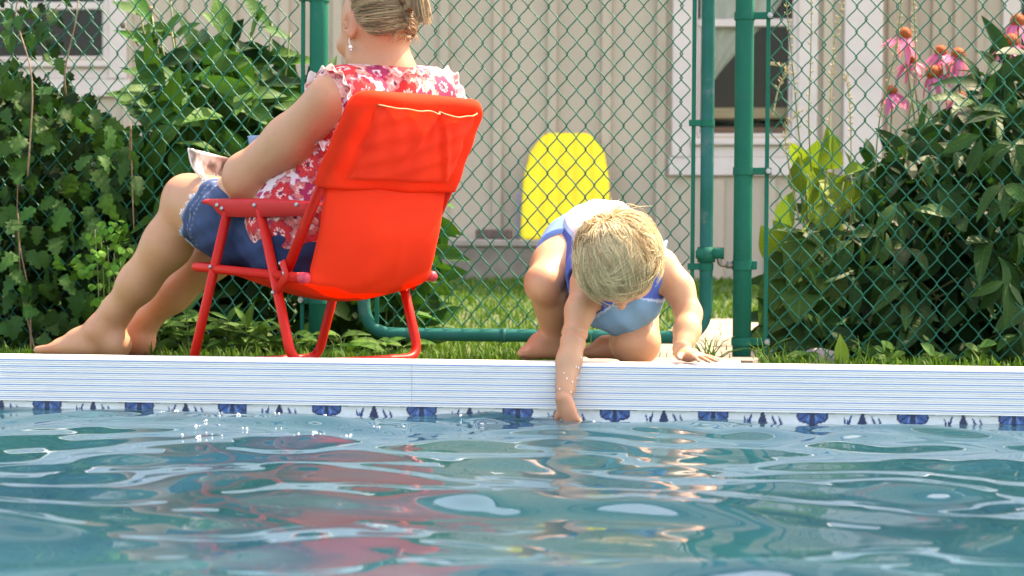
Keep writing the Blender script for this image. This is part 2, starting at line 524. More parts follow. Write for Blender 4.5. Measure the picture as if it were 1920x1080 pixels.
def water():
    xs = np.concatenate([np.linspace(PX0, -1.7, 60, endpoint=False), np.arange(-1.7, 2.0, 0.0085), np.linspace(2.0, PX1, 60)])
    ys = np.concatenate([np.linspace(PY0, -2.5, 110, endpoint=False), np.arange(-2.5, 0.0115, 0.0085), [0.0118]])
    X, Y = np.meshgrid(xs, ys, indexing='ij')
    Z = WATER_Z + wave_height(X, Y)
    hx, _, hz = W(1068, 775, -0.03)          # rings round the hand that stirs the water
    d = np.hypot(X - hx, (Y + 0.03))
    Z += 0.0035 * np.sin(d * 55 - 1.0) * np.exp(-d * 5.5)
    V = np.stack([X, Y, Z], -1).reshape(-1, 3)
    tag(part("pool_water", V, grid_faces(len(xs), len(ys)), m_water, None, True), "rippling blue pool water", None, None, "structure")
water()

# ------------------------------------------------------------------ house
HY = 6.3
m_wall = pbr("siding_taupe", (0.485, 0.395, 0.305), 0.8, (0.425, 0.345, 0.265), 2.2, 0.3, 0.75, stretch=(3, 3, .7), bump=0.15, bscale=90, bstretch=(4, 4, .4), orand=0.04, dirt=(0.27, 0.22, 0.16, .5), dirt_scale=2.4)
m_trim = pbr("trim_white", (0.64, 0.54, 0.50), 0.6, (0.57, 0.475, 0.435), 5, 0.4, 0.7, bump=0.1, bscale=60, orand=0.03)
m_found = pbr("foundation", (0.25, 0.21, 0.165), 0.95, (0.18, 0.15, 0.12), 6, bump=0.4, bscale=50)
m_dark = pbr("room_dark", (0.006, 0.006, 0.008), 0.9, (0.012, 0.01, 0.01), 3)
m_roof = pbr("roof_shingle", (0.10, 0.09, 0.085), 0.95, (0.16, 0.14, 0.13), 20, bump=.5, bscale=40)
m_lace = pbr("curtain_cloth", (0.80, 0.74, 0.64), 0.9, (0.66, 0.60, 0.50), 14, transl=0.3, stretch=(2, 2, .6))
m_wood = pbr("sill_wood", (0.50, 0.33, 0.17), 0.7, (0.36, 0.22, 0.12), 20, stretch=(.3, 1, 4))
def glass_pane_mat():
    m, nt, out = new_mat("window_glass")
    fr = N(nt, "ShaderNodeFresnel"); fr.inputs[0].default_value = 1.5
    gl = N(nt, "ShaderNodeBsdfGlossy"); gl.inputs["Roughness"].default_value = 0.03
    tr = N(nt, "ShaderNodeBsdfTransparent"); tr.inputs[0].default_value = (.9, .93, .92, 1)
    bm = N(nt, "ShaderNodeBump"); bm.inputs["Strength"].default_value = 0.05; bm.inputs["Distance"].default_value = .02
    nt.links.new(noise(nt, 2.0, 2), bm.inputs["Height"]); nt.links.new(bm.outputs[0], gl.inputs["Normal"])
    mx = N(nt, "ShaderNodeMixShader")
    nt.links.new(mth(nt, 'MULTIPLY', fr.outputs[0], 0.3, True), mx.inputs[0]); nt.links.new(tr.outputs[0], mx.inputs[1]); nt.links.new(gl.outputs[0], mx.inputs[2])
    nt.links.new(mx.outputs[0], out.inputs[0]); return m
m_pane = glass_pane_mat()

def hx(u, y=HY): return W(u, 250, y)[0]
def hz(v, y=HY): return W(960, v, y)[2]
house = thing("house", "taupe board and batten house with pale window trim behind the fence", "house", (0, HY, 0.0))
TOP, BOT = 4.6, 0.0
# openings (x0, x1, z0, z1) at the glass
winA = (hx(-160), hx(197), hz(106), hz(106) + 1.05)
winB = (hx(1306), hx(1484), hz(254), hz(254) + 1.05)
x_end = hx(1580)
def subtract(rects, hole):
    out = []
    for (a, b, c, d) in rects:
        h0, h1, k0, k1 = hole
        if h1 <= a or h0 >= b or k1 <= c or k0 >= d: out.append((a, b, c, d)); continue
        if a < h0: out.append((a, h0, c, d))
        if h1 < b: out.append((h1, b, c, d))
        a2, b2 = max(a, h0), min(b, h1)
        if c < k0: out.append((a2, b2, c, k0))
        if k1 < d: out.append((a2, b2, k1, d))
    return out
step = hx(1141) - hx(1039)
bx = [hx(933) + step * k for k in range(-20, 12)]
bx = [b for b in bx if b < x_end - 0.03]
edges = bx + [x_end]
for a, b in zip(edges[:-1], edges[1:]):
    for (x0, x1, z0, z1) in subtract(subtract([(a + 0.001, b - 0.001, BOT, TOP)], winA), winB):
        if x1 - x0 > 0.004 and z1 - z0 > 0.004:
            part("board", *box((x0, HY, z0), (x1, HY + 0.03, z1)), m_wall, house)
tw = 0.135
def trim_hole(w): return (w[0] - tw, w[1] + tw, w[2] - 0.24, w[3] + tw)
for b in bx:
    for (x0, x1, z0, z1) in subtract(subtract([(b - 0.026, b + 0.026, BOT, TOP)], trim_hole(winA)), trim_hole(winB)):
        if x1 - x0 > 0.02:
            part("batten", *box((x0, HY - 0.022, z0), (x1, HY - 0.0005, z1), 0.003), m_wall, house)
for u in (1352, 1392):
    part("batten", *box((hx(u) - 0.02, HY - 0.02, BOT), (hx(u) + .02, HY - .0005, winB[2] - .245), .003), m_wall, house)
def window(w, lab, bar):
    x0, x1, z0, z1 = w
    fr = MB()
    fr.box((x0 - tw, HY - 0.035, z0 - 0.12), (x0 - 0.03, HY - 0.0007, z1 + tw), bev=.004)
    fr.box((x1 + 0.03, HY - 0.035, z0 - 0.12), (x1 + tw, HY - 0.0007, z1 + tw), bev=.004)
    fr.box((x0 - 0.0295, HY - 0.033, z1 + .03), (x1 + 0.0295, HY - 0.0007, z1 + tw), bev=.004)
    fr.box((x0 - 0.03, HY - 0.022, z0 - 0.02), (x0, HY + 0.05, z1 + 0.03)); fr.box((x1, HY - 0.022, z0 - 0.02), (x1 + 0.03, HY + 0.05, z1 + 0.03))
    fr.box((x0 + .0004, HY - 0.021, z1), (x1 - .0004, HY + 0.05, z1 + 0.0295))
    o = fr.build("window", m_trim, house); o["label"] = lab
    part("sill", *box((x0 - 0.0295, HY - 0.055, z0 - 0.055), (x1 + 0.0295, HY + 0.05, z0 - 0.0205), .005), m_trim, o)
    part("apron", *box((x0 - tw - .015, HY - 0.03, z0 - 0.22), (x1 + tw + .015, HY - 0.0007, z0 - 0.1205), .004), m_trim, o)
    part("apron", *box((x0 - 0.0292, HY - 0.026, z0 - 0.1200), (x1 + 0.0292, HY - 0.0007, z0 - 0.0555), .004), m_trim, o)
    part("sash", *box((x0 + .0005, HY + 0.004, z0 - 0.0198), (x1 - .0005, HY + 0.04, z0 + 0.012), .003), m_trim, o)
    part("sash", *box((x0 + .0005, HY + 0.002, bar), (x1 - .0005, HY + 0.04, bar + 0.042), .003), m_trim, o)
    part("sash", *box((x0 + .0005, HY + 0.004, z0 + .0125), (x0 + 0.018, HY + 0.038, bar - .0005), .003), m_trim, o)
    part("sash", *box((x1 - 0.018, HY + 0.004, z0 + .0125), (x1 - .0005, HY + 0.038, bar - .0005), .003), m_trim, o)
    part("pane", *box((x0 + .019, HY + 0.018, z0 + .013), (x1 - .019, HY + 0.022, bar - .001)), m_pane, o)
    part("pane", *box((x0 + .001, HY + 0.012, bar + .043), (x1 - .001, HY + 0.016, z1 - .001)), m_pane, o)
window(winA, "pale framed window with a dark pane", hz(12))
window(winB, "pale framed window with a gathered curtain", hz(52))
rm = MB()
for w in (winA, winB):
    rm.box((w[0] - .3, HY + 1.3, w[2] - .3), (w[1] + .3, HY + 1.32, w[3] + .3))
    rm.box((w[0] - .32, HY + .06, w[2] - .3), (w[0] - .3, HY + 1.3, w[3] + .3)); rm.box((w[1] + .3, HY + .06, w[2] - .3), (w[1] + .32, HY + 1.3, w[3] + .3))
    rm.box((w[0] - .3, HY + .06, w[2] - .32), (w[1] + .3, HY + 1.3, w[2] - .3)); rm.box((w[0] - .3, HY + .06, w[3] + .3), (w[1] + .3, HY + 1.3, w[3] + .32))
rm.build("interior", m_dark, house)
# inner sill and low shelf seen through the window with the curtain
part("inner_shelf", *box((winB[0] + .0, HY + 0.07, winB[2] - .02), (winB[1], HY + .25, winB[2] + .05), .004), pbr("shelf_dark", (.20, .07, .04), .6), house)
part("inner_shelf", *box((winB[0] + .0, HY + 0.10, winB[2] + .10), (winB[1], HY + .28, winB[2] + .16), .004), m_wood, house)
# corner, recessed right wall, far window
part("corner_board", *box((x_end + .001, HY - 0.03, BOT), (hx(1652), HY + 0.6, TOP), .005), m_trim, house)
part("corner_trim", *box((hx(1490) + tw * .6, HY - 0.02, BOT), (hx(1545) , HY - .0008, winB[2] - .25), .004), m_trim, house)
HY2 = HY + 0.6
xr0 = hx(1652) - .01; u_t = W(1876, 250, HY2)[0]
nb = 6
for k in range(nb):
    a = xr0 + (u_t - xr0) * k / nb; b = xr0 + (u_t - xr0) * (k + 1) / nb
    part("board", *box((a + .001, HY2, BOT), (b - .001, HY2 + .03, TOP)), m_wall, house)
    if k: part("batten", *box((a - .02, HY2 - .02, BOT), (a + .02, HY2 - .0005, TOP), .003), m_wall, house)
o = MB().box((u_t, HY2 - .03, BOT + .2), (u_t + .1, HY2 + .03, TOP), bev=.004).box((u_t + .1005, HY2 - .03, BOT + .2), (u_t + .9, HY2 + .028, .55), bev=.004).build("window", m_trim, house)
part("pane", *box((u_t + .1005, HY2 + .01, .5505), (u_t + .9, HY2 + .02, TOP)), m_pane, o)
part("interior", *box((u_t + .1, HY2 + .4, .3), (u_t + 1.2, HY2 + .42, TOP)), m_dark, house)
for k in range(4):
    part("board", *box((u_t + .902 + k * .3, HY2, BOT), (u_t + 1.2 + k * .3, HY2 + .03, TOP)), m_wall, house)
part("foundation", *box((bx[0], HY + 0.004, -0.3), (x_end, HY + .4, BOT - .0005)), m_found, house)
part("foundation", *box((x_end, HY2 + .004, -0.3), (u_t + 2.1, HY2 + .4, BOT - .0005)), m_found, house)
V = [(bx[0] - .3, HY - .35, TOP + .02), (u_t + 2.4, HY - .35, TOP + .02), (u_t + 2.4, HY + 4, TOP + 1.9), (bx[0] - .3, HY + 4, TOP + 1.9)]
V = V + [(x, y, z + .12) for x, y, z in V]
part("roof", V, [(3, 2, 1, 0), (4, 5, 6, 7), (0, 1, 5, 4), (1, 2, 6, 5), (2, 3, 7, 6), (3, 0, 4, 7)], m_roof, house)
# curtain behind the right window
def curtain():
    nu, nv = 26, 30; V = []
    xa, xb, z0, z1 = winB[0] + .015, winB[1] - .02, winB[2] + .03, winB[3]
    for i in range(nu):
        s = i / (nu - 1)
        for j in range(nv):
            t = j / (nv - 1)                       # 0 top, 1 bottom
            wdt = (xb - xa) * (0.98 - 0.95 * smst(0.25, 0.95, t) ** 0.8)
            V.append((xa + s * wdt, HY + 0.06 + 0.012 * math.sin(s * 26 + t * 2) , z1 + (z0 - z1) * t + .05 * s * t))
    part_o = part("curtain", V, grid_faces(nu, nv), m_lace, None, True)
    tag(part_o, "pale gathered curtain inside the window behind the gate", "curtain")
curtain()
# step against the wall
st_y = HY - 0.42
sx0, sx1 = W(660, 450, st_y)[0], W(1052, 450, st_y)[0]
stp = thing("house_step", "grey concrete step against the house wall under the yellow board", "step", ((sx0 + sx1) / 2, st_y, 0))
sz = W(960, 449, st_y)[2]
part("riser", *box((sx0 + .015, st_y + .015, -.1), (sx1 - .02, HY - .024, sz - .04), .004), m_found, stp)
part("tread", *box((sx0, st_y, sz - .0395), (sx1, HY - .024, sz), .006), pbr("step_tread", (.36, .30, .25), .85, (.27, .23, .19), 8, bump=.2, bscale=60), stp)

# yellow foam body board leaning on the wall
def body_board():
    m_y = pbr("foam_yellow", (0.96, 0.74, 0.02), 0.6, (0.94, 0.68, 0.02), 5, .35, .7, dirt=(.6, .5, .05, .25), dirt_scale=9, bump=.05)
    yb, yt = HY - 0.20, HY - 0.05
    bl, br = W(976, 444, yb), W(1143, 444, yb)
    w = (br[0] - bl[0]); h = W(1058, 250, yt)[2] - sz; cx = (bl[0] + br[0]) / 2
    root = thing("body_board", "bright yellow foam body board leaning on the house wall", "body board", (cx, yb, sz))
    nu, nv = 41, 34; front, back = [], []
    for i in range(nu):
        s = -1 + 2 * i / (nu - 1)
        for j in range(nv):
            t = j / (nv - 1)
            hw = w / 2 * (1.0 - 0.05 * t - 0.10 * max(0, t - .55) / .45 - .00 * t)
            corner = 1 - 0.13 * max(0, abs(s) - 0.45) ** 2 / .3 * smst(.4, 1, t) - .05 * smst(.5, 1, abs(s)) * smst(.5, 1, t)
            z = sz + h * t * corner
            y = yb + (yt - yb) * t
            rib = 0.010 * (abs(((s * 2.6) % 1) - .5) < .13) * (abs(s) < .85)
            edge = 0.016 * (1 - math.sqrt(max(0, 1 - max(0, (abs(s) - .86) / .14) ** 2)))
            edge2 = 0.016 * (1 - math.sqrt(max(0, 1 - max(0, (t - .93) / .07) ** 2)))
            front.append((cx + s * hw, y - .045 + rib + edge + edge2, z)); back.append((cx + s * hw, y - .002, z))
    n = nu * nv; fq = grid_faces(nu, nv)
    f = [tuple(q) for q in fq] + [tuple(q[::-1] + n) for q in fq]
    ring = [i * nv for i in range(nu)] + [(nu - 1) * nv + j for j in range(1, nv)] + [i * nv + nv - 1 for i in range(nu - 2, -1, -1)] + [j for j in range(nv - 2, 0, -1)]
    f += [(ring[(k + 1) % len(ring)], ring[k], ring[k] + n, ring[(k + 1) % len(ring)] + n) for k in range(len(ring))]
    part("deck", front + back, f, m_y, root, True)
    lb = thing("lilac_board", "narrow lilac board behind the left edge of the yellow board", "board", (W(975, 440, yb)[0], HY - .15, sz))
    a, b = W(966, 444, HY - .12), W(990, 360, HY - .06)
    part("panel", *box((a[0], HY - .09, sz), (b[0] + .1, HY - .06, b[2]), .008), pbr("lilac", (.36, .31, .38), .6, (.3, .26, .32), 7), lb)
    br = thing("dark_brick", "dark brick lying on the step left of the yellow board", "brick", (W(925, 440, HY - .25)[0], HY - .25, sz))
    a, b = W(892, 444, HY - .25), W(958, 430, HY - .25)
    part("block", *box((a[0], HY - .28, sz), (b[0], HY - .17, b[2]), .008), pbr("brick_dark", (.09, .06, .05), .9, (.16, .11, .09), 20), br)
body_board()

# ------------------------------------------------------------------ chain link fence and gate
FY = 1.2
m_green = pbr("green_paint", (0.001, 0.120, 0.078), 0.5, (0.001, 0.098, 0.066), 7, .35, .7, rvar=.2, spec=.06, dirt=(.05, .13, .11, .5), dirt_scale=22, bump=.04, bscale=200)
m_gatep = pbr("green_paint_worn", (0.003, 0.10, 0.075), 0.46, (0.012, 0.12, 0.11), 9, .35, .65, rvar=.25, spec=.08, dirt=(.12, .17, .17, .8), dirt_scale=12, bump=.06, bscale=200)
m_wire = pbr("green_wire", (0.002, 0.105, 0.065), 0.36, (0.004, 0.13, 0.085), 30, spec=.2)
m_bolt = pbr("galvanised", (0.30, 0.30, 0.31), 0.4, (0.35, 0.35, 0.35), 60, metal=0.9)
fz = lambda v: W(960, v, FY)[2]
def fxz(u, v): return W(u, v, FY)
def wire_mesh(w, h, z0, z1, r, flip):
    """one zigzag wire of a chain link panel, centred on x = 0"""
    pts = []; n = int(round((z1 - z0) / (h / 2)))
    for j in range(n + 1):
        s = 1 if (j + flip) % 2 == 0 else -1
        z = z0 + j * h / 2; e = w / 4 + r * 0.75
        d = 1 if j % 2 == 0 else -1
        if j: pts.append((s * e * .80, -d * r * .95, z - h * .055))
        pts.append((s * e, 0, z))
        if j < n: pts.append((s * e * .80, d * r * .95, z + h * .055))
        if j < n: pts.append((s * e * .42, d * r * 1.0, z + h * .158))
        if j < n: pts.append((-s * e * .42, d * r * 1.0, z + h * .342))
    V, f = tube(pts, r, 6, ref=(0, 1, 0))
    return mesh("wire", V, f, m_wire, True)
def chain_panel(root, u0, u1, w, h, v_bot, z_top, phase_u, phase_v, jitter=0.0):
    x0, x1 = fxz(u0, 300)[0], fxz(u1, 300)[0]; zb = fz(v_bot)
    px_, pz_ = fxz(phase_u, phase_v)[0], fz(phase_v)
    z0 = pz_ - math.ceil((pz_ - zb) / h) * h + h
    A0 = wire_mesh(w, h, z0, z_top, 0.00182, 0); A1 = wire_mesh(w, h, z0, z_top, 0.00182, 1)
    k0 = int(math.ceil((x0 - px_) / (w / 2))); k1 = int(math.floor((x1 - px_) / (w / 2)))
    for k in range(k0, k1):
        x = px_ + (k + .5) * w / 2
        q = Quaternion((0, 0, 1), random.uniform(-jitter, jitter)) @ Quaternion((0, 1, 0), random.uniform(-1, 1) * jitter * .12)
        place("wire", A0 if k % 2 else A1, root, (x, FY, 0), q)
def band(root, c, r, arm_to=None, bolt=True, h=0.020):
    """clamp round a post, its flat arm reaching out to a tension bar"""
    b = MB(); n = 20
    ring = [(c[0] + (r + .003) * math.cos(a), FY + (r + .003) * math.sin(a)) for a in np.linspace(0, 2 * math.pi, n, endpoint=False)]
    V = [(x, y, c[2] - h / 2) for x, y in ring] + [(x, y, c[2] + h / 2) for x, y in ring]
    f = [(i, (i + 1) % n, n + (i + 1) % n, n + i) for i in range(n)] + [tuple(range(n, 2 * n)), tuple(range(n - 1, -1, -1))]
    b.add(V, f)
    if arm_to is not None:
        s = 1 if arm_to > c[0] else -1
        b.box((c[0] + s * (r - .002), FY - .012, c[2] - h / 2 + .0006), (arm_to, FY - .006, c[2] + h / 2 - .0006), bev=.001)
    o = b.build("brace_band", m_green, root, False)
    if bolt and arm_to is not None:
        s = 1 if arm_to > c[0] else -1
        bt = MB(); bt.tube([(arm_to - s * .008, FY - .026, c[2]), (arm_to - s * .008, FY + .01, c[2])], .0042, 8)
        bt.tube([(arm_to - s * .008, FY - .021, c[2]), (arm_to - s * .008, FY - .0125, c[2])], .0078, 6)
        bt.build("bolt", m_bolt, o)
    return o
def post(root, u, r, name="post", top=1.32, z0=-.25, mat=None):
    x = fxz(u, 400)[0]
    o = part(name, *tube([(x, FY, z0), (x, FY, .3), (x, FY, .8), (x, FY, top)], r, 24), mat or m_green, root, True)
    part("post_cap", *ball((x, FY, top), (r * 1.08, r * 1.08, r * .6), 16, 8), m_green, o, True)
    return x
def tbar(root, u, v_bot, ztop=1.25, wd=.0055, name="tension_bar"):
    x = fxz(u, 400)[0]
    part(name, *box((x - wd, FY - .008, fz(v_bot)), (x + wd, FY - .002, ztop), .001), m_green, root); return x

Lf = thing("chain_link_fence", "green chain link fence panel over the creeper shrub left of the seated woman", "fence", (fxz(300, 600)[0], FY, -.08))
xp = post(Lf, 597, .0250)
xt = tbar(Lf, 568, 690)
for v in (-6, 566): band(Lf, (xp, FY, fz(v)), .025, xt - .010)
chain_panel(Lf, -620, 570, .0492, .0640, 700, 1.24, 505, 29, .05)
x_, z_ = fxz(-620, 0)[0], 1.26
post(Lf, -622, .0250)
part("top_rail", *tube([(x_, FY + .012, 1.255), (xp, FY + .012, 1.255)], .018, 16), m_green, Lf, True)

Rf = thing("chain_link_fence", "green chain link fence panel in front of the pink coneflowers and dark leafy bush", "fence", (fxz(1700, 600)[0], FY, -.08))
xp2 = post(Rf, 1393, .0245)
xt2 = tbar(Rf, 1437, 690)
for v in (33, 320, 635): band(Rf, (xp2, FY, fz(v)), .0245, xt2 + .012)
chain_panel(Rf, 1436, 2230, .0540, .0655, 705, 1.24, 1447, 63, .05)
part("top_rail", *tube([(xp2, FY + .012, 1.255), (fxz(2230, 0)[0], FY + .012, 1.255)], .018, 16), m_green, Rf, True)

Gt = thing("chain_link_gate", "green chain link gate with rounded tube frame between two posts", "gate", (fxz(1000, 629)[0], FY, fz(660)))
gl, gr_, gb = fxz(683, 400)[0], fxz(1325, 400)[0], fz(629)
fp = round_path([(gl, FY, 1.25), (gl, FY, gb), (gr_, FY, gb), (gr_, FY, 1.25), (gl, FY, 1.25)], .085, 12)
part("gate_frame", *tube(fp, .0175, 20), m_gatep, Gt, True)
xg1, xg2 = tbar(Gt, 708, 610), tbar(Gt, 1299, 610)
def gband(u0, u1, v, r=.0175):
    x, x2 = fxz(u0, 300)[0], fxz(u1, 300)[0]
    return band(Gt, (x, FY, fz(v)), r, x2, False, .018)
gband(1325, 1291, 231); gband(1325, 1291, 497); gband(683, 714, 231)
sl = MB(); xs_ = fxz(945, 629)[0]
sl.tube([(xs_ - .006, FY, gb), (xs_ + .006, FY, gb)], .0195, 18); sl.build("tie_clip", m_gatep, Gt, True)
chain_panel(Gt, 706, 1302, .0502, .0630, 618, 1.24, 975, 35, .045)
# hinge: clamp on the gate upright, pin, and its band on the post
hg = MB(); cz = fz(475)
hg.tube([(gr_, FY, cz - .02), (gr_, FY, cz + .02)], .0235, 20)
hg.box((gr_ - .028, FY - .026, cz - .014), (gr_ - .006, FY + .0, cz + .016), bev=.006)
hg.tube([(gr_ + .01, FY - .004, cz + .004), (gr_ + .046, FY - .004, cz + .004)], .016, 14)
hinge = hg.build("hinge", m_green, Gt, True)
hp = MB(); xa = gr_ + .034
hp.tube(round_path([(xa, FY - .006, cz + .02), (xa, FY - .006, fz(494)), (xp2 - .02, FY - .006, fz(494))], .012, 6), .0062, 10)
hp.tube([(xp2 - .042, FY - .006, fz(494)), (xp2 - .026, FY - .006, fz(494))], .0105, 6)
hp.build("hinge_pin", pbr("worn_steel", (.10, .13, .12), .5, (.25, .2, .15), 60, metal=.5), hinge, True)
bt = MB(); bt.tube([(gr_ - .020, FY - .040, cz + .003), (gr_ - .020, FY - .02, cz + .003)], .007, 8); bt.build("bolt", m_green, hinge)
band(Rf, (xp2, FY, fz(494)), .0245, xp2 + .038, False, .024)

# ------------------------------------------------------------------ folding beach chair
TH = math.radians(52)
CFv = A(-math.sin(TH), math.cos(TH), 0); CRv = A(math.cos(TH), math.sin(TH), 0)
CWD = 0.362
P0 = W(543, 668, 0.125) - A(0, 0, 0.015)
def L(u, v): return WP(u, v, P0, CRv)                 # a point of the chair's left side
def RS(p): return np.asarray(p) + CRv * CWD           # the same point of its right side
m_redp = pbr("red_paint", (0.56, 0.016, 0.009), 0.38, (0.50, 0.013, 0.009), 8, spec=.16, rvar=.1)
m_arm = pbr("red_armrest", (0.46, 0.020, 0.022), 0.5, (0.50, 0.026, 0.028), 6, bump=.03, spec=.14)
m_fab = pbr("red_fabric", (0.86, 0.055, 0.018), 0.8, (0.82, 0.047, 0.017), 9, transl=0.38, bump=.10, bscale=900, spec=.2)
m_fab2 = pbr("red_fabric_pocket", (0.86, 0.052, 0.018), 0.75, (0.80, 0.042, 0.017), 9, spec=.25, transl=0.25, bump=.10, bscale=900)
m_stitch = pbr("cream_piping", (0.50, 0.24, 0.12), 0.8)
m_cap = pbr("pink_cap", (0.55, 0.03, 0.06), 0.5)
chair = thing("folding_chair", "low red folding beach chair the woman sits in", "chair", P0 + CRv * CWD / 2 + CFv * .13 - A(0, 0, .012))
TR = 0.0108
fl_t, fl_b = L(427, 396), L(360, 684); rl_t, rl_b = L(489, 394), L(549, 685)
part("leg_frame", *tube(round_path([fl_t, fl_b, RS(fl_b), RS(fl_t)], .035, 8), TR, 14), m_redp, chair, True)
part("leg_frame", *tube(round_path([rl_t, rl_b, RS(rl_b), RS(rl_t)], .045, 8), TR, 14), m_redp, chair, True)
rf, rr_ = L(362, 500), L(568, 521)
part("seat_frame", *tube(round_path([rr_, rf, RS(rf), RS(rr_)], .02, 6), TR * .95, 14), m_redp, chair, True)
for q, d in ((rr_, 0), (RS(rr_), 0)):
    part("end_cap", *tube([q + CFv * .006, q - CFv * .012, q - CFv * .017], [TR * 1.08, TR * 1.08, TR * .7], 12), m_cap, chair, True)
bb, bm_, bt_ = L(535, 515), L(603, 345), L(672, 185)
part("back_frame", *tube(round_path([bb, bm_, bt_, RS(bt_) - CRv * .028, RS(bm_), RS(bb)], .04, 6), TR, 14), m_redp, chair, True)
# link plates between back, seat and rear leg
for off in (0, CWD):
    a, b, c = L(537, 490) + CRv * off, L(545, 515) + CRv * off, L(527, 545) + CRv * off
    o_ = CRv * (-.012 if off == 0 else .012)
    part("link_plate", *tube([a + o_, b + o_, c + o_], [.011, .011, .009], 8, flat=.3, ref=tuple(CRv)), m_redp, chair, True)
def rivet(p, side=-1, r=.0048):
    p = np.asarray(p) + CRv * side * TR
    part("rivet", *ball(p, r, 8, 6), m_bolt, chair, True)
for u, v in ((403, 500), (520, 548), (541, 512), (534, 494)): rivet(L(u, v), -1.1)
for u, v in ((545, 515), (520, 548)): rivet(RS(L(u, v)), 1.0)
# armrests: a flat top with a deep side web
def armrest(off, side):
    tip, end = L(386, 374) + CRv * off, L(582, 379) + CRv * off
    n = 22; V = []; prof_n = 8
    Lh = np.linalg.norm(end - tip); ax = (end - tip) / Lh
    up = A(0, 0, 1); lat = CRv * side          # side: outward
    for i in range(n):
        s = i / (n - 1)
        c = tip + ax * Lh * s
        web = 0.010 + 0.026 * smst(.06, .20, s) * (1 - .25 * smst(.3, 1, s))
        if s > .96: web *= .9
        wi = 0.030 * (0.55 + .45 * smst(0, .08, s))
        topz = .004 * math.sin(s * math.pi)
        V += [c + lat * .008 + up * (topz - .002), c + lat * .0095 - up * .004, c + lat * .0085 - up * web, c + lat * .003 - up * web,
              c + lat * .003 - up * .009, c - lat * wi - up * .006, c - lat * (wi + .002) + up * (topz - .002), c - lat * wi * .4 + up * topz + up * .0015]
    f = []
    for i in range(n - 1):
        for k in range(prof_n):
            k2 = (k + 1) % prof_n
            q = (i * prof_n + k, i * prof_n + k2, (i + 1) * prof_n + k2, (i + 1) * prof_n + k)
            f.append(q if side < 0 else q[::-1])
    f += [tuple(range(prof_n)), tuple((n - 1) * prof_n + k for k in range(prof_n))]
    o = part("armrest", V, f, m_arm, chair, True)
    for (u, v) in ((414, 385), (423, 391), (484, 385), (563, 384)):
        p = L(u, v) + CRv * off + lat * .0095
        part("rivet", *ball(p, .0052, 8, 6), m_bolt, o, True)
armrest(0, -1); armrest(CWD, 1)

# fabric
bax = unit(bt_ - bm_); bn = -unit(CFv - bax * np.dot(bax, CFv))       # up the back, and out of it towards the pool
def sleeve():
    """upper cover that is pulled over the frame: a closed flat bag"""
    nu, nv = 36, 30; H = np.linalg.norm(bt_ - bm_) + .022
    V = []
    for side in (0, 1):
        for i in range(nu):
            s = i / (nu - 1) * 2 - 1
            for j in range(nv):
                t = j / (nv - 1)
                hw = CWD / 2 + .022 - .013 * t
                cr = 0.050 / hw                                   # rounded upper corners
                tt = t * H
                over = max(0.0, abs(s) - (1 - cr)) / cr
                lim = H - 0.045 * (1 - math.sqrt(max(0, 1 - over * over)))
                tt = min(tt, t * lim)
                bulge = (1 - abs(s) ** 12) ** .5 * (1 - t ** 16) ** .5
                e = (.0175 if side == 0 else -.0165) * bulge
                e += (.004 if side == 0 else -.012) * math.cos(s * 1.5) * math.sin(t * 3.0)
                e += .0015 * math.sin(s * 9 + t * 4) * (1 - t) + .0015 * math.sin(t * 17 + s * 5)
                V.append(bm_ + CRv * (CWD / 2 - .014 * t + s * hw) + bax * tt + bn * e)
    n = nu * nv; fq = grid_faces(nu, nv)
    f = [tuple(q[::-1]) for q in fq] + [tuple(q + n) for q in fq]
    rim = [i * nv for i in range(nu)] + [(nu - 1) * nv + j for j in range(1, nv)] + [i * nv + nv - 1 for i in range(nu - 2, -1, -1)] + [j for j in range(nv - 2, 0, -1)]
    f += [(rim[k], rim[(k + 1) % len(rim)], rim[(k + 1) % len(rim)] + n, rim[k] + n) for k in range(len(rim))]
    return part("back_cover", V, f, m_fab, chair, True)
cover = sleeve()
def slv(s, t, e):
    hw = CWD / 2 + .022 - .013 * t
    H = np.linalg.norm(bt_ - bm_) + .022
    return bm_ + CRv * (CWD / 2 - .014 * t + s * hw) + bax * t * H + bn * e
def pocket():
    nu, nv = 44, 40; V = []
    for i in range(nu):
        a = i / (nu - 1)
        for j in range(nv):
            b = j / (nv - 1)                              # 0 bottom, 1 top
            s = (-0.70 + 1.50 * a) * (1 - b) + (-0.68 + 1.48 * a) * b
            t = 0.10 + (0.80 - 0.00 * a) * b
            droop = .05 * b * math.exp(-((a - .75) / .3) ** 2) * 0 + .035 * b ** 3 * max(0, math.sin((a - .5) * 6)) * (a > .5)
            e = .0215 + .012 * math.sin(math.pi * a) ** .6 * (.35 + .65 * math.sin(math.pi * min(1, b * .9 + .05))) * (b > 0)
            e *= min(1, .72 + .5 * min(b, a, 1 - a) * 8)
            e += .009 * math.exp(-((a - .30 - .28 * b) / .035) ** 2) * smst(.1, .7, b)
            e -= .008 * math.exp(-((a - .42 - .20 * b) / .045) ** 2) * smst(.15, .8, b)
            e += .009 * math.exp(-((a - .93 + .28 * b) / .030) ** 2) * smst(.0, .25, b) * (1 - .3 * b)
            e -= .007 * math.exp(-((a - .84 + .22 * b) / .05) ** 2) * smst(.1, .6, b)
            e += .002 * math.sin(a * 31 + b * 9) * b + .0015 * math.sin(a * 13 - b * 22)
            V.append(slv(s, t - droop, e))
    o = part("pocket", V, grid_faces(nu, nv)[:, ::-1], m_fab2, cover, True)
    o["label"] = "gathered pocket with cream piping along its top"
    topl = [V[i * nv + nv - 1] + bn * .002 for i in range(nu)]
    part("piping", *tube(topl, .0016, 6), m_stitch, o, True)
    part("piping", *tube([V[j] + bn * .0015 for j in range(0, nv - 4)], .0011, 5), m_fab, o, True)
    return o
pocket()
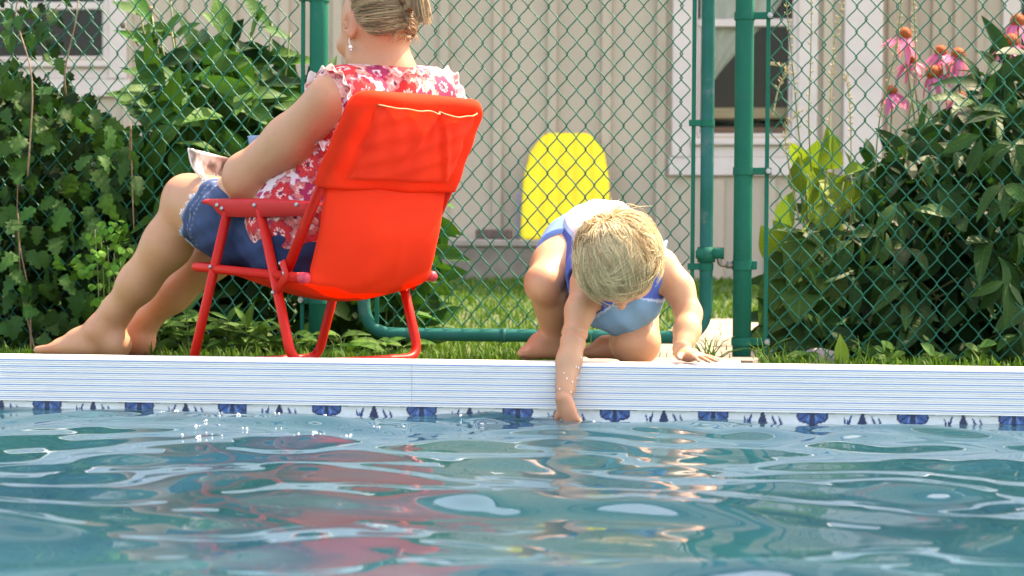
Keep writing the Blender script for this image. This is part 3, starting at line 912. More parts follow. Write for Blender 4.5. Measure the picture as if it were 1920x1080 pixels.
def seat_fabric():
    nu, nv = 36, 60; V = []
    e_pts = [bm_ + bax * .012 - bn * .004, L(598, 385), L(590, 440), L(576, 500), L(566, 527), L(510, 524), L(440, 512), L(362, 501)]
    z0 = P0[2]
    def fz_(f, z): return P0 + CFv * f + A(0, 0, z)
    ff = [(np.dot(p - P0, CFv), p[2] - z0) for p in e_pts]
    c_pts = [(ff[0][0] - .008, ff[0][1]), (ff[1][0] - .022, ff[1][1]), (ff[2][0] - .030, ff[2][1] - .01), (ff[3][0] - .020, ff[3][1] - .025), (ff[4][0] + .01, .138), (ff[5][0] + .005, .127), (ff[6][0], .146), (ff[7][0], ff[7][1] + .006)]
    E = smooth_path([fz_(*q) for q in ff], 12); Cc = smooth_path([fz_(*q) for q in c_pts], 12)
    m = len(E)
    for i in range(nu):
        s = i / (nu - 1); w = math.sin(math.pi * s) ** .75
        inset = .010
        for j in range(m):
            p = E[j] * (1 - w) + Cc[j] * w + CRv * (inset + s * (CWD - 2 * inset))
            tb = j / (m - 1); p = p + A(0, 0, 1) * .0012 * math.sin(s * 14 + j * .5) + bn * (.0045 * math.exp(-((s - .58 - .10 * tb) / .035) ** 2) * math.exp(-((tb - .42) / .12) ** 2) + .0022 * math.sin(s * 21 + tb * 13) * math.exp(-((tb - .5) / .15) ** 2))
            V.append(p)
    o = part("seat_fabric", V, grid_faces(nu, m), m_fab, chair, True)
    mod = o.modifiers.new("thickness", 'SOLIDIFY'); mod.thickness = .0016; mod.offset = 0
    return o
seat_fabric()

# ------------------------------------------------------------------ plants
def leaf_shape(widths, fold=.18, droop=.25, wave=0.0, serr=0.0, asym=0.0, seed=0):
    """a leaf of length 1 along +Y, face up +Z: midrib, two halves, drooping tip"""
    r = np.random.default_rng(seed)
    n = len(widths); V, f = [], []
    for i, w in enumerate(widths):
        t = i / (n - 1); z = -droop * t * t + .02 * math.sin(t * 3)
        for s in (-1, 0, 1):
            ww = w * (1 + serr * (1 if i % 2 else -1) * abs(s))
            V.append((s * ww, t - (.05 * serr * 4 * abs(s) if i % 2 else 0), z + fold * abs(s) * ww + wave * abs(s) * math.sin(t * 11 + s * 1.3 + seed)))
    for i in range(n - 1):
        a = i * 3
        f += [(a, a + 1, a + 4, a + 3), (a + 1, a + 2, a + 5, a + 4)]
    return np.array(V), np.array(f)
def leaf_variants(widths, mats, k=4, **kw):
    out = []
    for i in range(k):
        V, f = leaf_shape(widths, seed=i, fold=kw.get("fold", .2) * (0.5 + .4 * i), droop=kw.get("droop", .25) * (.2 + .6 * i), wave=kw.get("wave", 0), serr=kw.get("serr", 0))
        out.append((V, f, mesh("leaf", V, f, mats[i % len(mats)], True)))
    return out
def orient(d, n):
    y = unit(d); z = unit(np.asarray(n) - y * np.dot(n, y)); x = np.cross(y, z)
    return Matrix(((x[0], y[0], z[0]), (x[1], y[1], z[1]), (x[2], y[2], z[2])))
def in_poly(u, v, poly):
    c = False; j = len(poly) - 1
    for i in range(len(poly)):
        if (poly[i][1] > v) != (poly[j][1] > v) and u < (poly[j][0] - poly[i][0]) * (v - poly[i][1]) / (poly[j][1] - poly[i][1]) + poly[i][0]: c = not c
        j = i
    return c
def sample_poly(poly, n, r):
    us, vs = [p[0] for p in poly], [p[1] for p in poly]; out = []
    while len(out) < n:
        u, v = r.uniform(min(us), max(us)), r.uniform(min(vs), max(vs))
        if in_poly(u, v, poly): out.append((u, v))
    return out
def leaf_objects(root, variants, spots):
    for k, (p, d, n, s) in enumerate(spots):
        V, f, me = variants[k % len(variants)]
        place("leaf", me, root, p, orient(d, n).to_quaternion(), s)
def leaf_mass(root, variants, spots, mat, name="foliage"):
    VV, FF, o = [], [], 0
    for k, (p, d, n, s) in enumerate(spots):
        V, f, me = variants[k % len(variants)]
        Mx = np.array(orient(d, n))
        VV.append((V * s) @ Mx.T + p); FF.append(f + o); o += len(V)
    ob = part(name, np.concatenate(VV), np.concatenate(FF), mat, root, True)
    ob["kind"] = "stuff"; return ob
def spots_in(poly, n, y0, y1, size, r, face=(0, -1, .5), tip=(0, -.2, -1), spread=.7, tspread=.6, front=1.0, cluster=1, cspread=.04):
    out = []
    while len(out) < n:
        (u, v), = sample_poly(poly, 1, r)
        y = y0 + (y1 - y0) * r.random() ** front
        p = W(u, v, y)
        if p[2] < gz(p[0], p[1]) + .01: continue
        nn = unit(A(*face) + r.normal(0, spread, 3)); dd = unit(A(*tip) + r.normal(0, tspread, 3))
        if cluster == 1:
            out.append((p, dd, nn, r.uniform(*size)))
        else:
            side = unit(np.cross(dd, nn))
            for c in range(cluster):
                a = (c - (cluster - 1) / 2) * (2.1 / cluster) + r.normal(0, .12)
                d2 = unit(dd * math.cos(a) + side * math.sin(a) + r.normal(0, .12, 3))
                out.append((p + d2 * .012, d2, unit(nn + r.normal(0, .25, 3)), r.uniform(*size) * (1 - .25 * abs(a))))
    return out[:n]
def leafmat(name, c, c2, rough=.42, transl=.28, orand=.28, hr=.012, spec=.12, veins=True):
    """leaf: base colour varied per leaf, pale midrib and side veins with relief, light through the blade"""
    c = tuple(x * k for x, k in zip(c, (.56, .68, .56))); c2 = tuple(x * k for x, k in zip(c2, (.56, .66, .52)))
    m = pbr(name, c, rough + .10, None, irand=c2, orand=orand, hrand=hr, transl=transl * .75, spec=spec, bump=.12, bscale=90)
    if not veins: return m
    nt = m.node_tree
    oc = N(nt, "ShaderNodeTexCoord").outputs["Object"]; sp = N(nt, "ShaderNodeSeparateXYZ"); nt.links.new(oc, sp.inputs[0])
    ax = mth(nt, 'ABSOLUTE', sp.outputs[0])
    rib = mth(nt, 'LESS_THAN', ax, .012)
    w = mth(nt, 'SINE', mth(nt, 'MULTIPLY', mth(nt, 'SUBTRACT', sp.outputs[1], mth(nt, 'MULTIPLY', ax, .75)), 52.0))
    side = ramp(nt, w, .80, 1.0)
    v = mth(nt, 'MAXIMUM', rib, mth(nt, 'MULTIPLY', side, .55))
    pb = [n for n in nt.nodes if n.type == 'BSDF_PRINCIPLED'][0]
    src = pb.inputs["Base Color"].links[0].from_socket
    nt.links.new(mixc(nt, mth(nt, 'MULTIPLY', v, .45), src, mixc(nt, 1.0, src, (2.2, 2.0, 1.9), 'MULTIPLY')), pb.inputs["Base Color"])
    bm = [n for n in nt.nodes if n.type == 'BUMP'][0]; h0 = bm.inputs["Height"].links[0].from_socket
    nt.links.new(mth(nt, 'SUBTRACT', h0, mth(nt, 'MULTIPLY', v, .8)), bm.inputs["Height"]); bm.inputs["Strength"].default_value = .35
    return m
m_cre = [leafmat("creeper_leaf_a", (.022, .075, .022), (.045, .125, .035)), leafmat("creeper_leaf_b", (.03, .10, .026), (.06, .15, .04))]
m_cre_in = leafmat("creeper_leaf_inner", (.009, .034, .009), (.028, .085, .02), veins=False)  # darker copy of the creeper leaf, shade inside the shrub put into the colour
m_broad = [leafmat("broad_leaf_a", (.035, .12, .028), (.06, .17, .035)), leafmat("broad_leaf_b", (.05, .155, .03), (.075, .19, .045))]
m_broad_in = leafmat("broad_leaf_inner", (.012, .042, .010), (.035, .105, .022), veins=False)  # inner leaves coloured darker to stand for shade within the plant
m_peo = [leafmat("peony_leaf_a", (.018, .06, .02), (.032, .085, .028), .36), leafmat("peony_leaf_b", (.028, .085, .028), (.05, .12, .036), .38)]
m_peo_in = leafmat("peony_leaf_inner", (.008, .028, .009), (.022, .065, .02), veins=False)  # peony leaf darkened in colour for the shaded depth of the bush
m_lime = [leafmat("hosta_leaf_lime", (.24, .33, .05), (.32, .40, .07), .45, .3, .2)]
m_hosta = [leafmat("hosta_leaf_dull", (.07, .14, .04), (.11, .18, .06), .5, .25, .2)]
m_weed = [leafmat("weed_leaf_a", (.05, .13, .03), (.10, .2, .05), .5, .3), leafmat("weed_leaf_b", (.08, .19, .035), (.12, .24, .05), .5, .3)]
m_stem = pbr("green_stem", (.10, .17, .05), .6, (.16, .18, .07), 20)
m_twig = pbr("brown_twig", (.17, .11, .065), .85, (.27, .19, .12), 30, bump=.3, bscale=200)
m_straw = pbr("dry_stalk", (.42, .34, .19), .8, (.30, .27, .12), 30)

W_OVATE = [.02, .20, .30, .30, .235, .14, .01]
W_TOOTH = [.02, .24, .28, .36, .27, .30, .18, .17, .01]
W_LANCE = [.015, .10, .155, .165, .145, .09, .005]
W_BROAD = [.03, .13, .20, .215, .18, .105, .005]
W_HEART = [.06, .30, .36, .34, .26, .14, .005]
W_NARROW = [.02, .06, .085, .08, .05, .004]
lv_cre = leaf_variants(W_TOOTH, m_cre, 4, fold=.22, droop=.25, wave=.02, serr=.15)
lv_broad = leaf_variants(W_BROAD, m_broad, 4, fold=.35, droop=.40, wave=.015)
lv_peo = leaf_variants(W_LANCE, m_peo, 4, fold=.30, droop=.28, wave=.01)
lv_lime = leaf_variants(W_HEART, m_lime, 4, fold=.40, droop=.35, wave=.02)
lv_hosta = leaf_variants(W_HEART, m_hosta, 4, fold=.35, droop=.45, wave=.02)
lv_weed = leaf_variants(W_LANCE, m_weed, 4, fold=.3, droop=.4)
lv_round = leaf_variants([.05, .3, .42, .43, .36, .22, .02], m_weed, 3, fold=.15, droop=.15)
def stem(root, pts, r, mat, name="stem", n=6):
    return part(name, *tube(smooth_path(pts, 5), r, n), mat, root, True)
def gp(u, y):
    """ground point at depth y below column u"""
    p = W(u, 680, y); return A(p[0], y, float(gz(p[0], y)))

R5 = np.random.default_rng(11)
# creeper over the left end of the fence
creeper = thing("creeper_shrub", "dark leafy creeper shrub climbing over the left end of the fence", "shrub", gp(90, 1.2))
P_CRE = [(-140, 730), (-140, 40), (-20, 110), (70, 150), (150, 175), (235, 255), (262, 330), (250, 430), (285, 520), (300, 600), (255, 690)]
leaf_objects(creeper, lv_cre, spots_in(P_CRE, 275, .98, 1.2, (.046, .074), R5, spread=.5, front=1.0))
top_l = [(-90, 60), (-60, -30), (60, -20), (135, 20), (130, 110), (60, 150), (20, 170)]
leaf_objects(creeper, lv_cre, spots_in(top_l, 25, 1.05, 1.25, (.04, .06), R5, spread=.6))
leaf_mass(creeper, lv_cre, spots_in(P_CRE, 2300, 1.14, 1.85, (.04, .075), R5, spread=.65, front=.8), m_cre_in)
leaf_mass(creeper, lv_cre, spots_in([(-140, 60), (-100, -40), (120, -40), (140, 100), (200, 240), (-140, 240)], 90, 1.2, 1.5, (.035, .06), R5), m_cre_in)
for pts in ([(58, 700), (55, 560), (34, 440), (33, 330)], [(52, 330), (60, 150), (30, 30), (45, -30)], [(124, 180), (122, 130), (142, 40), (148, -25)], [(66, 660), (45, 570), (38, 520), (34, 400)], [(243, 300), (245, 235), (247, 330), (251, 430)]):
    stem(creeper, [W(u, v, 1.0 + .12 * R5.random()) for u, v in pts], [.0026, .0014], m_twig)

# bright clover-like growth low in the creeper
clov = thing("trailing_plant", "bright small leaved trailing plant low between the creeper and her legs", "plant", gp(215, 1.0))
P_CL = [(165, 420), (230, 400), (235, 470), (215, 560), (190, 580), (150, 500)]
lv_small = leaf_variants([.05, .34, .46, .48, .4, .2, .02], [leafmat("clover_leaf", (.07, .22, .03), (.11, .28, .045), .5, .3)], 3, fold=.1, droop=.1)
leaf_objects(clov, lv_small, spots_in(P_CL, 120, .94, 1.02, (.018, .030), R5, face=(0, -.8, .8), spread=.35, cluster=3))
for k in range(5): stem(clov, [gp(180 + 12 * k, 1.03), W(185 + 10 * k, 560, 1.0), W(178 + 12 * k, 430 + 15 * k, .97)], .0012, m_stem)

# large leaved plant behind the left panel
broad = thing("broad_leaf_plant", "tall large leaved green plant behind the fence left of the woman", "plant", gp(400, 1.6))
P_BR = [(235, 400), (258, 220), (285, 150), (340, 100), (410, 70), (470, 80), (545, 130), (590, 170), (590, 400), (420, 480), (280, 470)]
leaf_objects(broad, lv_broad, spots_in(P_BR, 190, 1.27, 1.55, (.11, .17), R5, face=(.1, -.8, .7), tip=(-.1, -.35, -.1), spread=.45, tspread=.75))
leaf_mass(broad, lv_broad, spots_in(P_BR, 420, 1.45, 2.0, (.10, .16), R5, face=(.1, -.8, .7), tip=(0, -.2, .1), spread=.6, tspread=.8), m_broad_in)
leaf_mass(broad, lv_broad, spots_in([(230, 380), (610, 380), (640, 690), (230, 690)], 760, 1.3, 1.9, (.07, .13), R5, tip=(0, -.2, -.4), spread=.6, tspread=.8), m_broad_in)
for k, (u, v) in enumerate([(262, 15), (285, 30), (318, -10), (322, 60), (300, 70), (510, 40), (545, 60), (430, 50), (470, 60)]):
    b = gp(330 + 18 * k, 1.6); tpt = W(u, v, 1.5)
    stem(broad, [b, b * .45 + tpt * .55 + A(.02, 0, 0), tpt], [.0042, .0025], m_stem)
    for q in range(5):
        t = .62 + .09 * q; p = b * (1 - t) + tpt * t
        place("leaf", lv_broad[q % 4][2], broad, p, orient(A(math.cos(q * 2.4 + k), -.4, .45 + .2 * R5.random()), A(0, -.7, .7)).to_quaternion(), R5.uniform(.085, .13))
bud = MB(); 
for (u, v) in ((230, 47), (283, 18), (462, 137)):
    c = W(u, v, 1.45); o_ = part("seed_head", *ball(c, (.008, .008, .010), 8, 6), m_twig, broad, True)
    stem(broad, [W(u + 30, v + 40, 1.5), W(u + 14, v + 16, 1.47), c], .002, m_stem)

# plant between the chair and the gate
cp = thing("broad_leaf_plant", "green leafy plant behind the gate just right of the red chair", "plant", gp(770, 1.45))
leaf_objects(cp, lv_broad, spots_in([(690, 560), (780, 380), (835, 370), (850, 470), (800, 560), (790, 640), (690, 640)], 70, 1.3, 1.6, (.08, .13), R5, face=(.1, -.7, .7), tip=(.3, -.3, -.5)))
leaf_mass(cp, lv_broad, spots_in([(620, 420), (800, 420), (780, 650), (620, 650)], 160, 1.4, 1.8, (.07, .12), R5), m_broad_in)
for k in range(5): stem(cp, [gp(720 + 14 * k, 1.45), W(730 + 16 * k, 520, 1.45), W(750 + 20 * k, 410, 1.42)], .0026, m_stem)

# peony bush
peo = thing("peony_bush", "dense dark green peony bush behind the right fence panel", "bush", gp(1700, 1.55))
P_PE = [(1432, 720), (1450, 570), (1500, 440), (1580, 365), (1640, 300), (1700, 262), (1760, 225), (1820, 175), (1850, 120), (1920, 100), (2120, 60), (2120, 740)]
leaf_objects(peo, lv_peo, spots_in(P_PE, 255, 1.24, 1.45, (.10, .155), R5, face=(-.05, -.7, .7), tip=(-.15, -.45, -.45), spread=.4, tspread=.6, cluster=3))
leaf_objects(peo, lv_peo, spots_in([(1770, 250), (1990, 180), (1990, 640), (1860, 560)], 40, 1.10, 1.18, (.09, .135), R5, face=(-.1, -.7, .7), tip=(-.3, -.4, -.5), spread=.35, cluster=4))
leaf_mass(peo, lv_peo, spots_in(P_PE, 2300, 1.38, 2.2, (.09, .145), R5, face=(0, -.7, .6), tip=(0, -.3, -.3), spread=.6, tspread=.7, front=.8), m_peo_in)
for k in range(14):
    b = gp(1500 + 38 * k, 1.6); (u, v), = sample_poly(P_PE, 1, R5)
    stem(peo, [b, b * .5 + W(u, v, 1.5) * .5, W(u, max(v, 160), 1.45)], [.004, .002], m_stem)

# hosta with lime leaves and tall seed stalks
hos = thing("hosta", "lime green hosta with dry seed stalks beside the gate post", "plant", gp(1520, 1.45))
crown = gp(1525, 1.42)
for (u, v, s) in [(1450, 455, .13), (1478, 395, .12), (1500, 330, .11), (1530, 300, .12), (1556, 290, .10), (1500, 425, .13), (1540, 380, .13), (1565, 350, .12), (1590, 320, .10), (1520, 350, .10), (1470, 440, .10), (1548, 420, .13), (1575, 395, .11), (1512, 385, .12), (1600, 365, .10), (1495, 290, .09), (1562, 270, .08)]:
    p = W(u, v, 1.34 + .12 * R5.random()); d = unit((p - crown) * A(1.6, 1, .6) + A(0, -.1, .15) + R5.normal(0, .12, 3))
    q = p - d * s * .5
    place("leaf", lv_lime[int(R5.integers(4))][2], hos, q, orient(d, unit(A(-.2, -.7, .6) + R5.normal(0, .35, 3))).to_quaternion(), s)
    stem(hos, [crown, crown * .5 + q * .5 + A(0, 0, .03), q], [.003, .0022], m_stem, "leaf_stalk")
for (u, v, s) in [(1500, 470, .15), (1470, 500, .15), (1540, 500, .15), (1500, 560, .16), (1460, 590, .15), (1535, 590, .15), (1480, 630, .15), (1560, 540, .14), (1450, 540, .13), (1510, 620, .14)]:
    p = W(u, v, 1.30 + .1 * R5.random()); d = unit(A((u - 1530) / 90, -.55, -.5) + R5.normal(0, .15, 3))
    place("leaf", lv_hosta[int(R5.integers(4))][2], hos, p - d * s * .5, orient(d, A(-.1, -.75, .65)).to_quaternion(), s)
for pts in ([(1532, 470), (1517, 250), (1520, 120), (1522, -30)], [(1522, 480), (1497, 240), (1483, 90), (1470, -30)], [(1545, 480), (1555, 250), (1562, 110), (1578, 10)], [(1500, 420), (1477, 300), (1474, 240), (1500, 210)], [(1595, 420), (1596, 260), (1592, 180), (1586, 140)], [(1640, 330), (1650, 220), (1680, 90), (1692, -20)], [(1700, 250), (1715, 150), (1716, 60), (1712, -20)], [(1448, 220), (1460, 165), (1475, 130), (1440, 120)]):
    path = smooth_path([W(u, v, 1.42) for u, v in pts], 8)
    s_ = part("seed_stalk", *tube(path, [.0024, .0012], 6), m_straw if pts[-1][1] > 0 else m_stem, hos, True)
    sd = MB()
    for i in range(len(path) // 3, len(path)):
        for _ in range(2):
            a = R5.uniform(0, 6.28); c = path[i] + A(math.cos(a), math.sin(a) * .5, .6) * .006
            sd.tube([path[i], c, c + A(math.cos(a), 0, 1.2) * .005], [.0008, .0017, .0005], 5)
    o_ = sd.build("seed_pod", m_straw, s_, True); o_["kind"] = "stuff"

# coneflowers
m_cone = pbr("cone_orange", (.60, .13, .008), .7, (.22, .04, .008), 220, .4, .6, bump=.9, bscale=420)
m_petal = pbr("petal_pink", (.50, .085, .22), .6, None, irand=(.58, .17, .32), transl=.35, orand=.12)
def petal_mesh(k):
    V, f = [], []
    n = 6
    for i in range(n):
        t = i / (n - 1); w = [.10, .16, .18, .17, .14, .06][i]
        dr = (.35 + .25 * k) * t ** 1.4
        for s in (-1, 0, 1): V.append((s * w, t, -dr + .05 * abs(s) * (1 - 2 * (i % 2) * .2)))
    for i in range(n - 1):
        a = i * 3; f += [(a, a + 1, a + 4, a + 3), (a + 1, a + 2, a + 5, a + 4)]
    return mesh("petal", V, f, m_petal, True)
petals = [petal_mesh(k) for k in range(4)]
def cone_mesh():
    V, f = ball((0, 0, .25), (1, 1, 1.05), 16, 10); V = np.array(V)
    mb = MB(); mb.add(V, f)
    r = np.random.default_rng(3)
    for k in range(90):                         # the stiff bristles of the cone
        z = 1 - (k + .5) / 90 * 1.15; a = k * 2.39996; q = math.sqrt(max(0, 1 - z * z))
        p = A(q * math.cos(a), q * math.sin(a), .25 + 1.05 * z); d = unit(A(p[0], p[1], (p[2] - .25) + .5))
        mb.tube([p * .97, p + d * .16], [.055, .02], 4)
    return mesh("cone", np.concatenate(mb.v), mb.f, m_cone, True)
cone_me = cone_mesh()
CF_SPOTS = [(1695, 60, .0195, 8, 1.0, "topmost pink coneflower of the group nearest the pale corner board"), (1764, 92, .018, 0, 1.0, "pink coneflower in the middle of the group, its petals hanging straight down"),
            (1752, 133, .0215, -16, .9, "pink coneflower tilted left with a big orange cone, lowest but one of the middle group"), (1710, 108, .014, 4, .95, "small pink coneflower directly below the topmost one"),
            (1795, 98, .019, 20, .9, "pink coneflower tilted right behind the middle one"), (1672, 166, .016, -8, 1.0, "lowest left pink coneflower standing alone against the wall"),
            (1908, 36, .021, 0, 1.05, "uppermost pink coneflower at the right end of the fence"), (1896, 74, .022, -6, 1.0, "pink coneflower below the uppermost one at the right end"),
            (1802, 175, .013, 10, .8, "small pink coneflower half hidden among the dark leaves")]
for k, (u, v, cr, tilt, ps, lab) in enumerate(CF_SPOTS):
    y = 1.86 + .1 * R5.random(); c = W(u, v + 8, y)
    b = gp(u + R5.uniform(-20, 60), y + .05)
    fl = thing("coneflower", lab, "flower", b, "pink coneflowers behind the right fence panel")
    up = unit(A(math.sin(math.radians(tilt)), -.25, math.cos(math.radians(tilt))))
    stem(fl, [b, b * .4 + c * .6 + A(R5.uniform(-.03, .03), 0, 0), c - up * .01], [.0035, .0022], m_stem)
    q = orient(unit(np.cross(up, A(1, .1, 0))), up)
    place("cone", cone_me, fl, c, q.to_quaternion(), cr * 1.06)
    npet = 13 if k != 8 else 9
    for i in range(npet):
        a = 2 * math.pi * i / npet + R5.normal(0, .12)
        x_ = np.array(q.col[0]); y_ = np.array(q.col[1])
        d = unit(x_ * math.cos(a) + y_ * math.sin(a)); 
        d2 = unit(d - up * R5.uniform(.12, .45))
        place("petal", petals[int(R5.integers(4))], fl, c + d * cr * .75 - up * cr * .1, orient(d2, unit(up + d * .3)).to_quaternion(), ps * R5.uniform(.046, .058))
    for i in range(3):
        t = .35 + .17 * i; p = b * (1 - t) + c * t
        place("leaf", lv_peo[i][2], fl, p, orient(A(math.cos(i * 2.6 + k), -.5, .3), A(0, -.5, .8)).to_quaternion(), .09)

# weeds at the foot of the fence
def weed(u, v_top, y, n, size, lab, var=None, spread=30, narrow=False):
    b = gp(u, y); t = thing("weed", lab, "weed", b, "weeds along the fence foot")
    ns = max(2, n // 6)
    for s in range(ns):
        tipp = W(u + R5.uniform(-spread, spread), v_top + R5.uniform(0, 25), y + R5.uniform(-.04, .04)); bb_ = b + A(R5.uniform(-.02, .02), R5.uniform(-.02, .02), -.004)
        stem(t, [bb_, bb_ * .4 + tipp * .6 + A(0, 0, .01), tipp], [.0018, .001], m_stem)
        for i in range(n // ns):
            q = .2 + .8 * (i + 1) / (n // ns); p = bb_ * (1 - q) + tipp * q; a = i * 2.4 + s
            place("leaf", (var or lv_weed)[int(R5.integers(3))][2], t, p, orient(A(math.cos(a), -.35 + .3 * math.sin(a), .25 + .3 * R5.random()), A(0, -.5, .8)).to_quaternion(), R5.uniform(*size))
for u, vt, n, lab in ((300, 600, 18, "narrow leaved weed right behind her heels"), (345, 585, 24, "bushy weed left of the chair's front leg"), (405, 592, 22, "weed with pointed leaves just right of the chair's front leg"), (452, 600, 22, "weed in the middle under the chair seat"), (500, 612, 18, "weed just left of the chair's rear leg"), (560, 622, 16, "low weed in front of the left gate post"), (655, 628, 14, "low weed between the post and the gate corner"), (735, 630, 12, "small weed under the gate's bottom rail behind the chair")):
    weed(u, vt, 1.02 + .06 * R5.random(), n, (.045, .085), lab)
for u, vt, n, lab in ((1660, 655, 10, "round leaved weed at the fence foot right of the bright upright leaf"), (1760, 650, 14, "round leaved weed in the middle under the dark bush"), (1830, 645, 12, "round leaved weed near the right end of the fence foot"), (1500, 660, 10, "pale crumpled weed just right of the gate post foot")):
    weed(u, vt, 1.06, n, (.028, .045), lab, lv_round, 24)
ul = thing("upright_leaf", "single bright upright leaf in front of the right fence panel", "leaf", gp(1578, 1.03))
place("leaf", lv_lime[0][2], ul, gp(1578, 1.03), orient(A(-.05, -.05, 1), A(.2, -1, .1)).to_quaternion(), (.055, .085, .07))
part("stem", *tube([gp(1578, 1.03) - A(0, 0, .01), gp(1578, 1.03) + A(0, 0, .02)], .002, 6), m_stem, ul, True)
stone = thing("stone", "pale rounded stone at the foot of the right fence panel", "stone", gp(1535, 1.22))
V, f = ball(gp(1535, 1.25) + A(0, 0, .01), (.05, .035, .035), 14, 9); V = V * (1 + .0) + .004 * np.sin(V * 70)
part("rock", V, f, pbr("stone_grey", (.36, .31, .28), .9, (.25, .22, .2), 30, bump=.4, bscale=90), stone, True)

# grass
m_grass = pbr("grass_blade", (.030, .105, .010), .6, None, irand=(.085, .165, .022), transl=.28, spec=.2)
def grass():
    r = np.random.default_rng(5); n = 60000
    y = .72 + (6.25 - .72) * r.random(n) ** 1.5
    x = r.uniform(-.62, .62, n) * (y + 3.5) * .62 + (.343 - .098 * (y + 3.5))
    keep = np.ones(n, bool)
    keep &= ~((x > .10) & (x < .50) & (y < 1.32) & (r.random(n) > .05))
    keep &= ~((x > .18) & (x < .62) & (y > 1.36) & (y < 2.1) & (r.random(n) > .04))
    keep &= ~((x > .28 + .08 * (y - 2.12) ) & (x < .70 + .1 * (y - 2.12)) & (y > 2.1) & (y < 3.15) & (r.random(n) > .03))
    keep &= ~((x > .48) & (y < 1.32) & (r.random(n) > .3)); keep &= ~((x < -.15) & (y < 1.3) & (r.random(n) > .45))
    x, y = x[keep], y[keep]; n = len(x)
    h = r.uniform(.018, .045, n) * np.where(y < 1.45, r.uniform(.35, 1.0, n), 1.0); w = r.uniform(.0012, .0026, n) * (1 + .25 * y)
    edge = (np.abs(y - 1.2) < .12) & (r.random(n) < .4); h[edge] *= 2.0
    a = r.uniform(0, 6.28, n); ln = r.uniform(.2, .9, n) * h
    z = gz(x, y) - .003
    P = np.stack([x, y, z], 1); s = np.stack([np.cos(a), np.sin(a), 0 * a], 1); b = np.stack([-np.sin(a), np.cos(a), 0 * a], 1)
    lean = b * ln[:, None]
    V = np.stack([P - s * w[:, None], P + s * w[:, None], P + lean * .35 + A(0, 0, 1) * h[:, None] * .6 + s * w[:, None] * .7, P + lean * .35 + A(0, 0, 1) * h[:, None] * .6 - s * w[:, None] * .7, P + lean + A(0, 0, 1) * h[:, None]], 1).reshape(-1, 3)
    o = np.arange(n)[:, None] * 5
    q = np.concatenate([o + np.array([[0, 1, 2]]), o + np.array([[0, 2, 3]]), o + np.array([[3, 2, 4]])])
    tag(part("grass", V, q, m_grass, None, True), "short green grass of the lawn", "grass", None, "stuff")
grass()
def tufts():
    for u, y, lab in ((1425, 1.08, "tuft of long grass at the foot of the right gate post"), (1330, .98, "thin grass tuft in front of the gate's rounded corner"), (1620, 1.07, "thin grass tuft between the bright leaf and the round leaved weeds"), (590, 1.06, "grass tuft in front of the left gate post")):
        b = gp(u, y); t = thing("grass_tuft", lab, "grass tuft", b, "grass tufts at the fence foot")
        for k in range(16):
            a = R5.uniform(0, 6.28); h = R5.uniform(.06, .13); l = R5.uniform(.02, .09)
            path = [b + A(R5.normal(0, .012), R5.normal(0, .01), -.005)]
            for q in (.35, .7, 1.0): path.append(path[0] + A(math.cos(a) * l * q * q, math.sin(a) * l * q * q * .6, h * (q - .25 * q * q * q)))
            part("blade", *tube(path, [.0018, .0016, .0003], 4, flat=.25), m_weed[1], t, True)
tufts()

